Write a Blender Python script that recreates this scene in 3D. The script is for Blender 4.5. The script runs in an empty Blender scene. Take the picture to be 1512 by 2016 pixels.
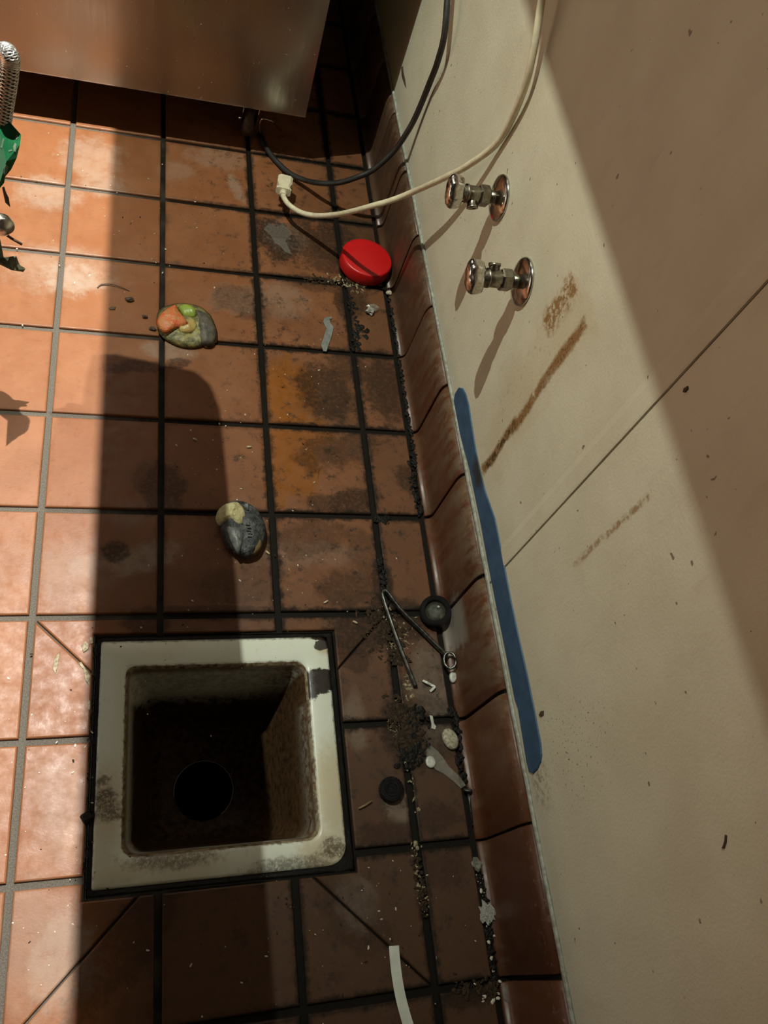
import bpy, bmesh, math, random
from mathutils import Vector, Matrix, noise as mnoise
random.seed(7)
S = bpy.context.scene
COL = S.collection
# ------------------------------------------------------------------ camera
FPX = 1624.2424
CR = Vector((0.9566, -0.1195, 0.2658)); CD = Vector((0.0230, -0.8782, -0.4777)); CF = Vector((0.2905, 0.4631, -0.8374))
CAM = Vector((-0.0378, -0.5879, 1.0775))
cam_d = bpy.data.cameras.new('camera'); cam = bpy.data.objects.new('camera', cam_d); COL.objects.link(cam)
m = Matrix((( CR.x, -CD.x, -CF.x), (CR.y, -CD.y, -CF.y), (CR.z, -CD.z, -CF.z)))
cam.matrix_world = Matrix.Translation(CAM) @ m.to_quaternion().to_matrix().to_4x4()
cam_d.sensor_fit = 'VERTICAL'; cam_d.sensor_height = 24.0; cam_d.lens = 24.0 * FPX / 2016.0
cam_d.clip_start = 0.01
S.camera = cam
# ------------------------------------------------------------------ world, lights, exposure
S.view_settings.view_transform = 'Standard'; S.view_settings.look = 'None'
S.view_settings.exposure = 0.0; S.view_settings.gamma = 1.0; S.view_settings.use_curve_mapping = False
W = bpy.data.worlds.new('room_air'); S.world = W; W.use_nodes = True
W.node_tree.nodes['Background'].inputs[0].default_value = (1.0, 0.86, 0.66, 1)
W.node_tree.nodes['Background'].inputs[1].default_value = 0.022
def lamp(name, kind, loc, power, col, size, target=None, spot=None, blend=1.0):
    d = bpy.data.lights.new(name, kind); o = bpy.data.objects.new(name, d); COL.objects.link(o)
    o.location = loc; d.energy = power; d.color = col; d.shadow_soft_size = size
    if target is not None:
        o.rotation_euler = (Vector(target) - Vector(loc)).to_track_quat('-Z', 'Y').to_euler()
    if spot: d.spot_size = math.radians(spot); d.spot_blend = blend
    return o
LB = (-0.6, 0.5, 2.6)
lamp('ceiling_spot_room', 'SPOT', LB, 220, (0.96, 1.0, 0.86), 0.006, (0.36, 0.58, 0.3), 66, 1.0)
lamp('ceiling_bulb_aisle', 'POINT', (-0.022, 0.42, 2.6), 660, (1.0, 0.97, 0.90), 0.006)
lamp('bounce_fill_spot', 'SPOT', (-1.75, 0.1, 2.6), 900, (1.0, 0.95, 0.85), 0.05, (-1.75, 0.1, 0.0), 50, 0.25)  # added fill: lights unseen floor so its bounce brightens the wall
dl = bpy.data.lights.new('wall_fill', 'AREA'); dl.shape = 'RECTANGLE'; dl.size = 0.9; dl.size_y = 1.6; dl.energy = 9.5; dl.color = (1.0, 0.93, 0.78)  # added low fill for the upper wall, no real doorway behind it
do = bpy.data.objects.new('wall_fill', dl); COL.objects.link(do); do.location = (-3.1, 0.0, 0.75); do.rotation_euler = (0, math.radians(-90), 0)
# ------------------------------------------------------------------ helpers
XW = 0.4234; HC = 0.134; XE = 0.4004; P = 0.16
def ray(u, v): return CF + CR * ((u - 756) / FPX) + CD * ((v - 1008) / FPX)
def FL(u, v, z=0.0):
    d = ray(u, v); return CAM + d * ((z - CAM.z) / d.z)
def WX(u, v, x=XW):
    d = ray(u, v); return CAM + d * ((x - CAM.x) / d.x)
def WY(u, v, y):
    d = ray(u, v); return CAM + d * ((y - CAM.y) / d.y)
def tag(o, label=None, cat=None, group=None, kind=None):
    if label: o['label'] = label
    if cat: o['category'] = cat
    if group: o['group'] = group
    if kind: o['kind'] = kind
    return o
def thing(name, loc, label, cat, group=None, kind=None, rot=None):
    o = bpy.data.objects.new(name, None); o.empty_display_size = 0.02
    COL.objects.link(o); o.location = loc
    if rot: o.rotation_euler = rot
    return tag(o, label, cat, group, kind)
def wmat(o):
    mm = o.matrix_basis.copy(); q = o
    while q.parent: q = q.parent; mm = q.matrix_basis @ mm
    return mm
def link_mesh(name, me, mat, parent=None, local=False, smooth=False):
    """vertices are in world space unless local; the object gets an origin of its own"""
    mats = mat if isinstance(mat, (list, tuple)) else [mat]
    for k in mats: me.materials.append(k)
    if smooth:
        for p in me.polygons: p.use_smooth = True
    o = bpy.data.objects.new(name, me); COL.objects.link(o)
    if parent is not None:
        o.parent = parent
        if not local: me.transform(wmat(parent).inverted())
    elif not local:
        xs = [v.co for v in me.vertices]
        c = Vector(((min(v.x for v in xs)+max(v.x for v in xs))/2, (min(v.y for v in xs)+max(v.y for v in xs))/2, min(v.z for v in xs)))
        me.transform(Matrix.Translation(-c)); o.location = c
    return o
def mesh(name, verts, faces):
    me = bpy.data.meshes.new(name); me.from_pydata([tuple(v) for v in verts], [], faces); me.validate(); 
    bm = bmesh.new(); bm.from_mesh(me); bmesh.ops.recalc_face_normals(bm, faces=bm.faces); bm.to_mesh(me); bm.free()
    return me
def obj(name, verts, faces, mat, parent=None, local=False, smooth=False):
    return link_mesh(name, mesh(name, verts, faces), mat, parent, local, smooth)
def area(p): return sum(p[i][0]*p[(i+1) % len(p)][1] - p[(i+1) % len(p)][0]*p[i][1] for i in range(len(p))) / 2
def inset(poly, d):
    if area(poly) < 0: poly = poly[::-1]
    n = len(poly); out = []
    for i in range(n):
        a, b, c = Vector(poly[i-1][:2]), Vector(poly[i][:2]), Vector(poly[(i+1) % n][:2])
        e1 = (b-a).normalized(); e2 = (c-b).normalized()
        n1 = Vector((-e1.y, e1.x)); n2 = Vector((-e2.y, e2.x)); f = d if callable(d) else (lambda e: d)
        d1, d2 = f(e1), f(e2); det = n1.x*n2.y - n1.y*n2.x
        if abs(det) < 0.15: out.append(b + (n1*d1+n2*d2)*0.5)
        else: out.append(b + Vector(((d1*n2.y-d2*n1.y)/det, (n1.x*d2-n2.x*d1)/det)))
    return [tuple(v) for v in out]
def prism_data(poly, z0, z1, bev=0.0):
    if area(poly) < 0: poly = poly[::-1]
    n = len(poly); loops = [[(x, y, z0) for x, y in [q[:2] for q in poly]]]
    if bev > 0:
        loops.append([(x, y, z1-bev) for x, y in [q[:2] for q in poly]])
        a = inset(poly, bev*0.35); loops.append([(x, y, z1-bev*0.3) for x, y in a])
        a = inset(poly, bev); loops.append([(x, y, z1) for x, y in a])
    else:
        loops.append([(x, y, z1) for x, y in [q[:2] for q in poly]])
    V = [v for l in loops for v in l]; F = [tuple(range(n))[::-1]]
    for k in range(len(loops)-1):
        for i in range(n):
            j = (i+1) % n; F.append((k*n+i, k*n+j, (k+1)*n+j, (k+1)*n+i))
    F.append(tuple((len(loops)-1)*n+i for i in range(n)))
    return V, F
def prism(name, poly, z0, z1, mat, parent=None, bev=0.0, smooth=False):
    V, F = prism_data(poly, z0, z1, bev); return obj(name, V, F, mat, parent, False, smooth)
def box_data(a, b):
    (x0, y0, z0), (x1, y1, z1) = a, b
    V = [(x0,y0,z0),(x1,y0,z0),(x1,y1,z0),(x0,y1,z0),(x0,y0,z1),(x1,y0,z1),(x1,y1,z1),(x0,y1,z1)]
    return V, [(0,3,2,1),(4,5,6,7),(0,1,5,4),(1,2,6,5),(2,3,7,6),(3,0,4,7)]
def box(name, a, b, mat, parent=None, bev=0.0):
    V, F = box_data(a, b); me = mesh(name, V, F)
    if bev:
        bm = bmesh.new(); bm.from_mesh(me); bmesh.ops.bevel(bm, geom=bm.edges[:], offset=bev, segments=2, affect='EDGES', profile=0.7); bm.to_mesh(me); bm.free()
    return link_mesh(name, me, mat, parent)
def cat_rom(pts, n=8):
    pts = [Vector(p) for p in pts]; out = []
    for i in range(len(pts)-1):
        p0 = pts[max(i-1, 0)]; p1 = pts[i]; p2 = pts[i+1]; p3 = pts[min(i+2, len(pts)-1)]
        for k in range(n):
            t = k/n
            out.append(0.5*((2*p1)+(p2-p0)*t+(2*p0-5*p1+4*p2-p3)*t*t+(3*p1-p0-3*p2+p3)*t*t*t))
    out.append(pts[-1]); return out
def tube_data(path, rad, seg=10, flat=None, up=None, cap=True):
    """sweep; rad is a number or f(t); flat=(a,b) scales the section along side and up"""
    path = [Vector(p) for p in path]; V = []; F = []; n = len(path); side = None
    for i, p in enumerate(path):
        t = (path[min(i+1, n-1)] - path[max(i-1, 0)]).normalized()
        if up is not None:
            s = t.cross(Vector(up)).normalized(); w = s.cross(t)
        else:
            if side is None: side = t.orthogonal().normalized()
            s = (side - t*side.dot(t)).normalized(); side = s; w = t.cross(s)
        r = rad(i/(n-1)) if callable(rad) else rad
        fa, fb = flat or (1, 1)
        for k in range(seg):
            a = 2*math.pi*k/seg; V.append(p + s*(math.cos(a)*r*fa) + w*(math.sin(a)*r*fb))
    for i in range(n-1):
        for k in range(seg):
            j = (k+1) % seg; F.append((i*seg+k, i*seg+j, (i+1)*seg+j, (i+1)*seg+k))
    if cap: F.append(tuple(range(seg))[::-1]); F.append(tuple((n-1)*seg+k for k in range(seg)))
    return V, F
def tube(name, path, rad, mat, parent=None, seg=10, flat=None, up=None, smooth=True, local=False):
    V, F = tube_data(path, rad, seg, flat, up); return obj(name, V, F, mat, parent, local, smooth)
def lathe_data(prof, seg=32, wob=None):
    """profile of (radius, height) about +Z; ends with radius 0 are closed"""
    V = []; F = []; rows = []
    for r, h in prof:
        if r < 1e-7: rows.append([len(V)]); V.append((0, 0, h))
        else:
            row = []
            for k in range(seg):
                a = 2*math.pi*k/seg; rr = r*(wob(a, h) if wob else 1)
                row.append(len(V)); V.append((rr*math.cos(a), rr*math.sin(a), h))
            rows.append(row)
    for a, b in zip(rows[:-1], rows[1:]):
        for k in range(seg):
            j = (k+1) % seg
            if len(a) == 1 and len(b) == 1: continue
            if len(a) == 1: F.append((a[0], b[j], b[k]))
            elif len(b) == 1: F.append((a[k], a[j], b[0]))
            else: F.append((a[k], a[j], b[j], b[k]))
    return V, F
def lathe(name, prof, mat, parent=None, mtx=None, seg=32, smooth=True, wob=None, local=False):
    V, F = lathe_data(prof, seg, wob)
    if mtx is not None: V = [mtx @ Vector(v) for v in V]
    return obj(name, V, F, mat, parent, local, smooth)
def frame_to(p, d, up=(0, 0, 1)):
    """matrix whose +Z looks along d at p"""
    z = Vector(d).normalized(); u = Vector(up)
    if abs(z.dot(u)) > 0.98: u = Vector((0, 1, 0))
    x = u.cross(z).normalized(); y = z.cross(x)
    return Matrix.Translation(p) @ Matrix(((x.x, y.x, z.x), (x.y, y.y, z.y), (x.z, y.z, z.z))).to_4x4()
def dome_data(poly, z0, h, rings=6, lump=0.0, lift=0.0, sc=60, seed=0):
    """a lumpy cushion over an outline"""
    if area(poly) < 0: poly = poly[::-1]
    n = len(poly); cx = sum(p[0] for p in poly)/n; cy = sum(p[1] for p in poly)/n
    V = []; F = []
    V += [(cx+(x-cx)*0.72, cy+(y-cy)*0.72, z0) for x, y in [q[:2] for q in poly]]
    for k in range(rings):
        t = 1 - k/rings
        for x, y in [q[:2] for q in poly]:
            px, py = cx+(x-cx)*t, cy+(y-cy)*t
            z = z0 + lift + (h-lift)*math.sqrt(max(0, 1-t*t))
            z += lump*mnoise.noise(Vector((px*sc+seed, py*sc, seed*1.7)))*(1-t**4+0.15)
            V.append((px, py, max(z, z0+0.0003)))
    V.append((cx, cy, z0+h+lump*mnoise.noise(Vector((cx*sc+seed, cy*sc, seed*1.7)))))
    F.append(tuple(range(n))[::-1])
    for k in range(rings):
        for i in range(n):
            j = (i+1) % n; F.append((k*n+i, k*n+j, (k+1)*n+j, (k+1)*n+i))
    for i in range(n): F.append((rings*n+i, rings*n+(i+1) % n, (rings+1)*n))
    return V, F
def dome(name, poly, z0, h, mat, parent=None, **kw):
    V, F = dome_data(poly, z0, h, **kw); return obj(name, V, F, mat, parent, False, True)
def smooth_poly(pts, n=5):
    pts = [Vector((p[0], p[1], 0)) for p in pts]; N = len(pts); out = []
    for i in range(N):
        p0, p1, p2, p3 = pts[i-1], pts[i], pts[(i+1) % N], pts[(i+2) % N]
        for k in range(n):
            t = k/n
            q = 0.5*((2*p1)+(p2-p0)*t+(2*p0-5*p1+4*p2-p3)*t*t+(3*p1-p0-3*p2+p3)*t*t*t); out.append((q.x, q.y))
    return out
def px_poly(pts, z=0.0): return [tuple(FL(u, v, z)[:2]) for u, v in pts]
# ------------------------------------------------------------------ materials
class M:
    def __init__(s, name):
        s.m = bpy.data.materials.new(name); s.m.use_nodes = True; s.t = s.m.node_tree
        s.b = s.t.nodes['Principled BSDF']; s._p = None
    def n(s, ty, **kw):
        q = s.t.nodes.new(ty)
        for k, v in kw.items(): setattr(q, k, v)
        return q
    def put(s, sock, v):
        if hasattr(v, 'is_output'): s.t.links.new(v, sock)
        elif v is not None:
            try: sock.default_value = v
            except Exception: sock.default_value = (*v, 1) if len(v) == 3 else v
    def pos(s):
        if s._p is None: s._p = s.n('ShaderNodeNewGeometry').outputs['Position']
        return s._p
    def obj(s): return s.n('ShaderNodeTexCoord').outputs['Object']
    def math(s, op, a, b=None, c=None, clamp=False):
        q = s.n('ShaderNodeMath', operation=op, use_clamp=clamp); s.put(q.inputs[0], a)
        if b is not None: s.put(q.inputs[1], b)
        if c is not None: s.put(q.inputs[2], c)
        return q.outputs[0]
    def noise(s, scale, detail=3, rough=0.55, vec=None, dist=0.0):
        q = s.n('ShaderNodeTexNoise'); s.put(q.inputs['Vector'], vec if vec is not None else s.pos())
        q.inputs['Scale'].default_value = scale; q.inputs['Detail'].default_value = detail
        q.inputs['Roughness'].default_value = rough; q.inputs['Distortion'].default_value = dist
        return q.outputs['Fac']
    def rng(s, v, a, b, c=0.0, d=1.0, sm=True):
        q = s.n('ShaderNodeMapRange'); q.interpolation_type = 'SMOOTHSTEP' if sm else 'LINEAR'
        s.put(q.inputs['Value'], v)
        for k, x in zip(('From Min', 'From Max', 'To Min', 'To Max'), (a, b, c, d)): s.put(q.inputs[k], x)
        return q.outputs[0]
    def mix(s, f, a, b, blend='MIX'):
        q = s.n('ShaderNodeMix', data_type='RGBA', blend_type=blend); s.put(q.inputs[0], f)
        s.put(q.inputs[6], a if hasattr(a, 'is_output') else (*a, 1)); s.put(q.inputs[7], b if hasattr(b, 'is_output') else (*b, 1))
        return q.outputs[2]
    def mapping(s, vec, loc=(0,0,0), rot=(0,0,0), sc=(1,1,1), ty='TEXTURE'):
        q = s.n('ShaderNodeMapping', vector_type=ty); s.put(q.inputs[0], vec)
        q.inputs['Location'].default_value = loc; q.inputs['Rotation'].default_value = rot; q.inputs['Scale'].default_value = sc
        return q.outputs[0]
    def sep(s, vec):
        q = s.n('ShaderNodeSeparateXYZ'); s.put(q.inputs[0], vec); return q.outputs
    def blobs(s, lst, wob, amp=0.8, soft=0.3):
        """union of soft-edged blotches: (x, y, rx, ry, angle, strength), outlines torn by the wobble"""
        out = None
        w = s.math('MULTIPLY_ADD', wob, amp*2, -amp)
        pp = s.pos()
        for i, (x, y, rx, ry, a, st) in enumerate(lst):
            if i and i % 6 == 0:                          # evaluate in batches so the shader stack stays small
                q = s.n('ShaderNodeVectorMath', operation='MULTIPLY_ADD'); s.put(q.inputs[0], out); q.inputs[1].default_value = (1e-9,)*3; s.put(q.inputs[2], pp); pp = q.outputs[0]
            v = s.mapping(pp, (x, y, 0), (0, 0, a), (rx, ry, 1.0))
            q = s.n('ShaderNodeVectorMath', operation='LENGTH'); s.put(q.inputs[0], v)
            d = s.math('ADD', q.outputs['Value'], w)
            k = s.rng(d, 1+soft, 1-soft, 0.0, st)
            out = k if out is None else s.math('MAXIMUM', out, k)
        return out
    def bump(s, h, strength=0.3, dist=0.001):
        q = s.n('ShaderNodeBump'); q.inputs['Strength'].default_value = strength; q.inputs['Distance'].default_value = dist
        s.put(q.inputs['Height'], h); s.t.links.new(q.outputs[0], s.b.inputs['Normal']); return s
    def out(s, col=None, rough=None, metal=None, **kw):
        if col is not None: s.put(s.b.inputs['Base Color'], col if hasattr(col, 'is_output') else (*col, 1))
        if rough is not None: s.put(s.b.inputs['Roughness'], rough)
        if metal is not None: s.put(s.b.inputs['Metallic'], metal)
        for k, v in kw.items(): s.put(s.b.inputs[k.replace('_', ' ')], v)
        return s.m
def simple(name, c1, c2, rough=0.5, metal=0.0, scale=120, bump=0.0, **kw):
    a = M(name); n = a.noise(scale, 4); col = a.mix(a.rng(n, 0.35, 0.65), c1, c2)
    if bump: a.bump(a.noise(scale*2.5, 3), bump, 0.002)
    return a.out(col, rough, metal, **kw)
def fb(u, v, rx, ry, ang=0.0, st=1.0):
    p = FL(u, v); return (p.x, p.y, rx, ry, ang, st)
DARK = [fb(*q) for q in [
    (600,470,.045,.05,0,.75),(545,470,.04,.06,.3,.95),(660,480,.05,.06,.2,.85),(690,590,.03,.05,0,.8),(760,480,.05,.06,0,.6),(610,1060,.06,.03,.2,.5),(690,1160,.05,.03,0,.6),(640,890,.05,.03,.4,.6),(700,450,.05,.05,0,.55),(650,520,.05,.025,0,.7),(470,590,.05,.03,0,.5),(500,610,.03,.03,0,.5),
    (640,770,.045,.06,.4,.8),(690,720,.04,.035,0,.65),(755,760,.035,.07,0,.75),(700,880,.05,.03,.3,.55),(690,985,.05,.022,.3,.85),
    (640,990,.03,.015,0,.7),(805,945,.02,.03,0,.7),(755,1150,.016,.045,0,.9),(720,1090,.03,.04,0,.45),(710,1240,.05,.035,.5,.85),(780,1220,.05,.04,0,.8),
    (690,1290,.02,.03,.7,.6),(800,1440,.035,.05,0,.85),(850,1430,.04,.05,0,.6),(840,1310,.04,.05,0,.4),(760,1640,.04,.015,0,.5),(860,1610,.03,.02,0,.5),(870,1700,.03,.03,0,.4),
    (920,1960,.035,.015,0,.8),(320,965,.03,.05,0,.65),(225,1085,.02,.016,0,.8),(290,940,.02,.03,0,.4),(480,1150,.06,.03,0,.35),(270,720,.05,.012,.15,.55),(350,715,.02,.01,.15,.7),
    (400,1200,.11,.006,0,.5),(290,1220,.03,.02,0,.6),(250,1860,.03,.09,-.75,.45),(690,1800,.03,.06,.7,.35),(640,560,.07,.02,0,.5),(520,1090,.03,.05,0,.35)]]
ORANGE = [fb(*q) for q in [(570,770,.045,.07,0,1),(575,900,.04,.075,.2,.9),(600,850,.05,.03,0,.8),(545,960,.02,.04,0,.8),(290,1180,.015,.03,0,.5),(160,1650,.02,.03,0,.6)]]
FILM = [fb(*q) for q in [
    (140,545,.05,.035,0,.75),(120,530,.08,.05,0,.35),(95,380,.05,.04,0,.5),(180,310,.05,.05,.4,.45),(200,360,.04,.03,0,.5),(560,465,.035,.04,.4,.55),
    (430,310,.06,.03,0,.3),(465,370,.012,.035,.3,.5),(345,335,.03,.025,0,.3),(170,1110,.03,.02,0,.5),(280,1100,.05,.02,.3,.55),(150,1130,.05,.05,0,.25),(330,690,.04,.02,0,.5),
    (120,1890,.035,.05,0,.55),(60,1850,.04,.06,0,.25),(140,1600,.03,.05,0,.3),(110,1540,.03,.03,0,.3),(310,1000,.03,.02,0,.25),(470,590,.05,.03,0,.35),(550,590,.05,.04,0,.3),
    (790,1590,.02,.02,0,.4),(850,1330,.035,.05,0,.5),(860,1420,.03,.035,0,.45),(700,1780,.025,.03,.6,.3),(600,1090,.09,.02,0,.2),(700,1420,.015,.04,0,.3),(250,1010,.03,.02,0,.3)]]
def make_tile():
    a = M('quarry_tile_clay'); p = a.pos()
    big = a.noise(14, 4); mid = a.noise(55, 5, 0.65); fine = a.noise(420, 3); wob = a.math('MULTIPLY_ADD', a.noise(34, 8, 0.78), 1.5, -.25)
    oi = a.n('ShaderNodeObjectInfo').outputs['Random']
    col = a.mix(a.rng(oi, 0, 1, 0, 1, False), (.212, .076, .026), (.185, .070, .026))
    col = a.mix(a.rng(big, .35, .7), col, (.228, .090, .036))
    col = a.mix(a.rng(mid, .55, .78, 0, .45), col, (.16, .060, .027))
    org = a.blobs(ORANGE, wob, .45, .15); col = a.mix(a.math('MULTIPLY', org, .85), col, (.25, .080, .008))
    sp = a.rng(a.noise(700, 2), .70, .76, 0, .65); col = a.mix(sp, col, (.10, .035, .018))
    sp2 = a.rng(a.noise(260, 3, vec=a.mapping(p, (3, 1, 0))), .69, .75, 0, .5); col = a.mix(sp2, col, (.08, .03, .015))
    # brown tone that deepens along the wall and round the sink
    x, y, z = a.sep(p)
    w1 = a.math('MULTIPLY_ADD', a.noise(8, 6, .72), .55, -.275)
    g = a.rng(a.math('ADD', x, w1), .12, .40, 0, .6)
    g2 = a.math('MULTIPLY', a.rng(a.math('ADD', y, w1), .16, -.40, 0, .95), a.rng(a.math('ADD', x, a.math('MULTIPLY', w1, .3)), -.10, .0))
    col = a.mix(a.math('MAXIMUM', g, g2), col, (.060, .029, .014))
    film = a.math('MULTIPLY', a.blobs(FILM, wob, .75, .4), a.rng(mid, .25, .6, .45, 1.0)); col = a.mix(a.math('MULTIPLY', film, .75), col, (.33, .28, .22))
    dk = a.math('MULTIPLY', a.blobs(DARK, wob, .75, .22), a.rng(a.noise(160, 5, .7), .3, .55, .5, 1)); col = a.mix(a.math('MULTIPLY', dk, .95), col, (.022, .016, .012))
    def gline(c):                                       # distance to the nearest joint line
        return a.math('MULTIPLY', a.math('ABSOLUTE', a.math('SUBTRACT', a.math('FRACT', a.math('ADD', a.math('DIVIDE', c, P), .5)), .5)), P)
    ed = a.math('MINIMUM', gline(x), gline(y)); ed = a.math('ADD', ed, a.math('MULTIPLY_ADD', a.noise(70, 6, .75), .026, -.013))
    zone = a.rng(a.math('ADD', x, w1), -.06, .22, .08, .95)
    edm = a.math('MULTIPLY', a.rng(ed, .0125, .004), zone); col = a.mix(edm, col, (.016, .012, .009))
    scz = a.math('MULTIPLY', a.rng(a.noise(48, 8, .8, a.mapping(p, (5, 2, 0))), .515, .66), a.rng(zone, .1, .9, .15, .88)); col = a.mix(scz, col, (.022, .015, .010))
    pal = a.math('MULTIPLY', a.rng(a.noise(85, 8, .8, a.mapping(p, (1, 7, 0))), .60, .72), .35); col = a.mix(pal, col, (.30, .22, .16))
    ro = a.rng(mid, .3, .7, .34, .62, False); ro = a.math('SUBTRACT', ro, a.math('MULTIPLY', dk, .12)); ro = a.math('SUBTRACT', ro, a.math('MULTIPLY', org, .10))
    h = a.math('ADD', a.math('MULTIPLY', mid, .7), a.math('MULTIPLY', fine, .3)); a.bump(h, .28, .0012)
    return a.out(col, ro, Specular_IOR_Level=a.math('MULTIPLY_ADD', a.math('MAXIMUM', dk, edm), -.22, .30))
def make_grout():
    a = M('sanded_grout'); p = a.pos(); x, y, z = a.sep(p)
    n = a.noise(25, 4); f = a.noise(600, 3)
    d = a.rng(a.math('ADD', x, a.math('MULTIPLY_ADD', n, .16, -.08)), -.12, .03)
    clean = a.mix(a.rng(f, .35, .65), (.115, .10, .082), (.07, .062, .05))
    col = a.mix(d, clean, (.010, .008, .006)); a.bump(f, .5, .001)
    return a.out(col, a.rng(d, 0, 1, .75, .5, False), Specular_IOR_Level=.08)
def make_cove():
    a = M('cove_tile_clay'); p = a.pos(); x, y, z = a.sep(p)
    mid = a.noise(50, 5, .65); st = a.noise(60, 5, .7, a.mapping(p, sc=(1, 1, 4)))
    oi = a.n('ShaderNodeObjectInfo').outputs['Random']
    col = a.mix(oi, (.098, .032, .012), (.066, .023, .010)); col = a.mix(a.rng(mid, .5, .75, 0, .6), col, (.06, .026, .014))
    far = a.math('MULTIPLY', a.rng(y, -.55, -.2), a.rng(st, .38, .62)); top = a.rng(z, .07, .125, .35, 1.0)
    film = a.math('MULTIPLY', far, top); low = a.math('MULTIPLY', a.rng(z, .03, .004), a.rng(st, .45, .65, 0, .4))
    col = a.max(film, low, col) if False else a.mix(a.math('MULTIPLY', a.math('MAXIMUM', film, low), .85), col, (.15, .112, .068))
    dirt = a.math('MULTIPLY', a.rng(y, .15, .5), a.rng(mid, .3, .6, .3, .8)); col = a.mix(dirt, col, (.055, .032, .018))
    pale = a.blobs([(.41, -.19, .04, .035, 0, 1.0)], a.noise(90, 5, .7), .8, .35); col = a.mix(a.math('MULTIPLY', a.math('MULTIPLY', pale, a.rng(z, .075, .045)), .7), col, (.24, .22, .19))
    sc = a.math('MULTIPLY', a.rng(a.noise(130, 4, .7), .55, .68), a.rng(z, .09, .13)); col = a.mix(a.math('MULTIPLY', sc, .5), col, (.22, .155, .11))
    a.bump(mid, .2, .001)
    return a.out(col, a.rng(mid, .3, .7, .3, .55, False))
def make_wall():
    a = M('pebbled_wall_panel'); p = a.pos(); x, y, z = a.sep(p)
    peel = a.noise(330, 2, .4); mid = a.noise(11, 4); hi = a.noise(140, 5, .7); wob = a.noise(45, 5, .7)
    col = a.mix(a.rng(mid, .3, .7), (.62, .595, .455), (.56, .53, .395))
    flat = a.mapping(p, (0, 0, 0), (0, 0, 0), (1e6, 1, 1))
    def streak(pts, w, amp):
        out = None
        for (u0, v0), (u1, v1) in zip(pts[:-1], pts[1:]):
            A, B = WX(u0, v0), WX(u1, v1); c = (A+B)/2; L = (A-B).length/2; an = math.atan2((B-A).z, (B-A).y)
            v = a.sep(a.mapping(p, (XW, c.y, c.z), (an, 0, 0), (1.0, L, w)))
            al = a.rng(a.math('ADD', a.math('ABSOLUTE', v[1]), a.math('MULTIPLY_ADD', wob, .5, -.25)), 1.06, .9)
            ac = a.rng(a.math('ADD', a.math('ABSOLUTE', a.math('ADD', v[2], a.math('MULTIPLY_ADD', wob2, 1.6, -.8))), a.math('MULTIPLY_ADD', wob, amp*2, -amp)), 1.3, .4)
            k = a.math('MULTIPLY', al, ac); out = k if out is None else a.math('MAXIMUM', out, k)
        return out
    wob2 = a.noise(16, 2, .4)
    rust = streak([(1152, 630), (1052, 782), (948, 930)], .0085, .8)
    rust2 = streak([(1282, 972), (1130, 1112)], .0042, .9)
    patch = streak([(1132, 552), (1072, 650)], .020, 1.0); patch2 = streak([(1095, 650), (975, 820)], .030, .9); halo = streak([(1150, 560), (960, 900)], .05, .9)
    col = a.mix(a.math('MULTIPLY', halo, .30), col, (.46, .36, .19)); core = a.math('MULTIPLY', streak([(1015, 835), (955, 922)], .006, .5), a.rng(hi, .4, .6))
    rmask = a.math('MAXIMUM', a.math('MULTIPLY', rust, a.rng(hi, .22, .5, .6, 1)), a.math('MULTIPLY', rust2, a.rng(hi, .42, .6, .1, .8)))
    rmask = a.math('MAXIMUM', rmask, a.math('MULTIPLY', patch, a.rng(hi, .40, .55, .1, 1)))
    rmask = a.math('MAXIMUM', rmask, a.math('MULTIPLY', patch2, a.rng(hi, .56, .68, 0, .5)))
    col = a.mix(a.math('MULTIPLY', rmask, .95), col, (.24, .122, .032)); spk = a.math('MULTIPLY', rust, a.rng(a.noise(300, 4, .7), .52, .6, 0, .8)); col = a.mix(spk, col, (.06, .035, .015)); col = a.mix(core, col, (.05, .03, .015))
    c = WX(1130, 1470); v = a.mapping(p, (XW, c.y, c.z), (0, 0, 0), (1, .08, .11)); q = a.n('ShaderNodeVectorMath', operation='LENGTH'); a.put(q.inputs[0], v)
    mold = a.math('MULTIPLY', a.rng(q.outputs['Value'], 1.1, .3), a.rng(a.noise(260, 2), .64, .70)); col = a.mix(mold, col, (.10, .07, .03))
    c = WX(1065, 1545); v = a.mapping(p, (XW, c.y, c.z), (0, 0, 0), (1, .035, .03)); q = a.n('ShaderNodeVectorMath', operation='LENGTH'); a.put(q.inputs[0], v)
    mold = a.math('MULTIPLY', a.rng(q.outputs['Value'], 1.2, .2), a.rng(hi, .46, .62)); col = a.mix(a.math('MULTIPLY', mold, .7), col, (.14, .10, .05))
    sp = a.rng(a.noise(95, 2, .4), .74, .77, 0, .8); col = a.mix(sp, col, (.12, .08, .05))
    gr = a.math('MULTIPLY', a.rng(z, .19, .13), .45); col = a.mix(gr, col, (.36, .37, .31))
    smud = a.rng(a.noise(26, 5, .7, a.mapping(p, sc=(1, 1, 3))), .55, .75, 0, .35); col = a.mix(smud, col, (.48, .40, .30))
    a.bump(peel, .35, .0011)
    return a.out(col, .5)
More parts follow.
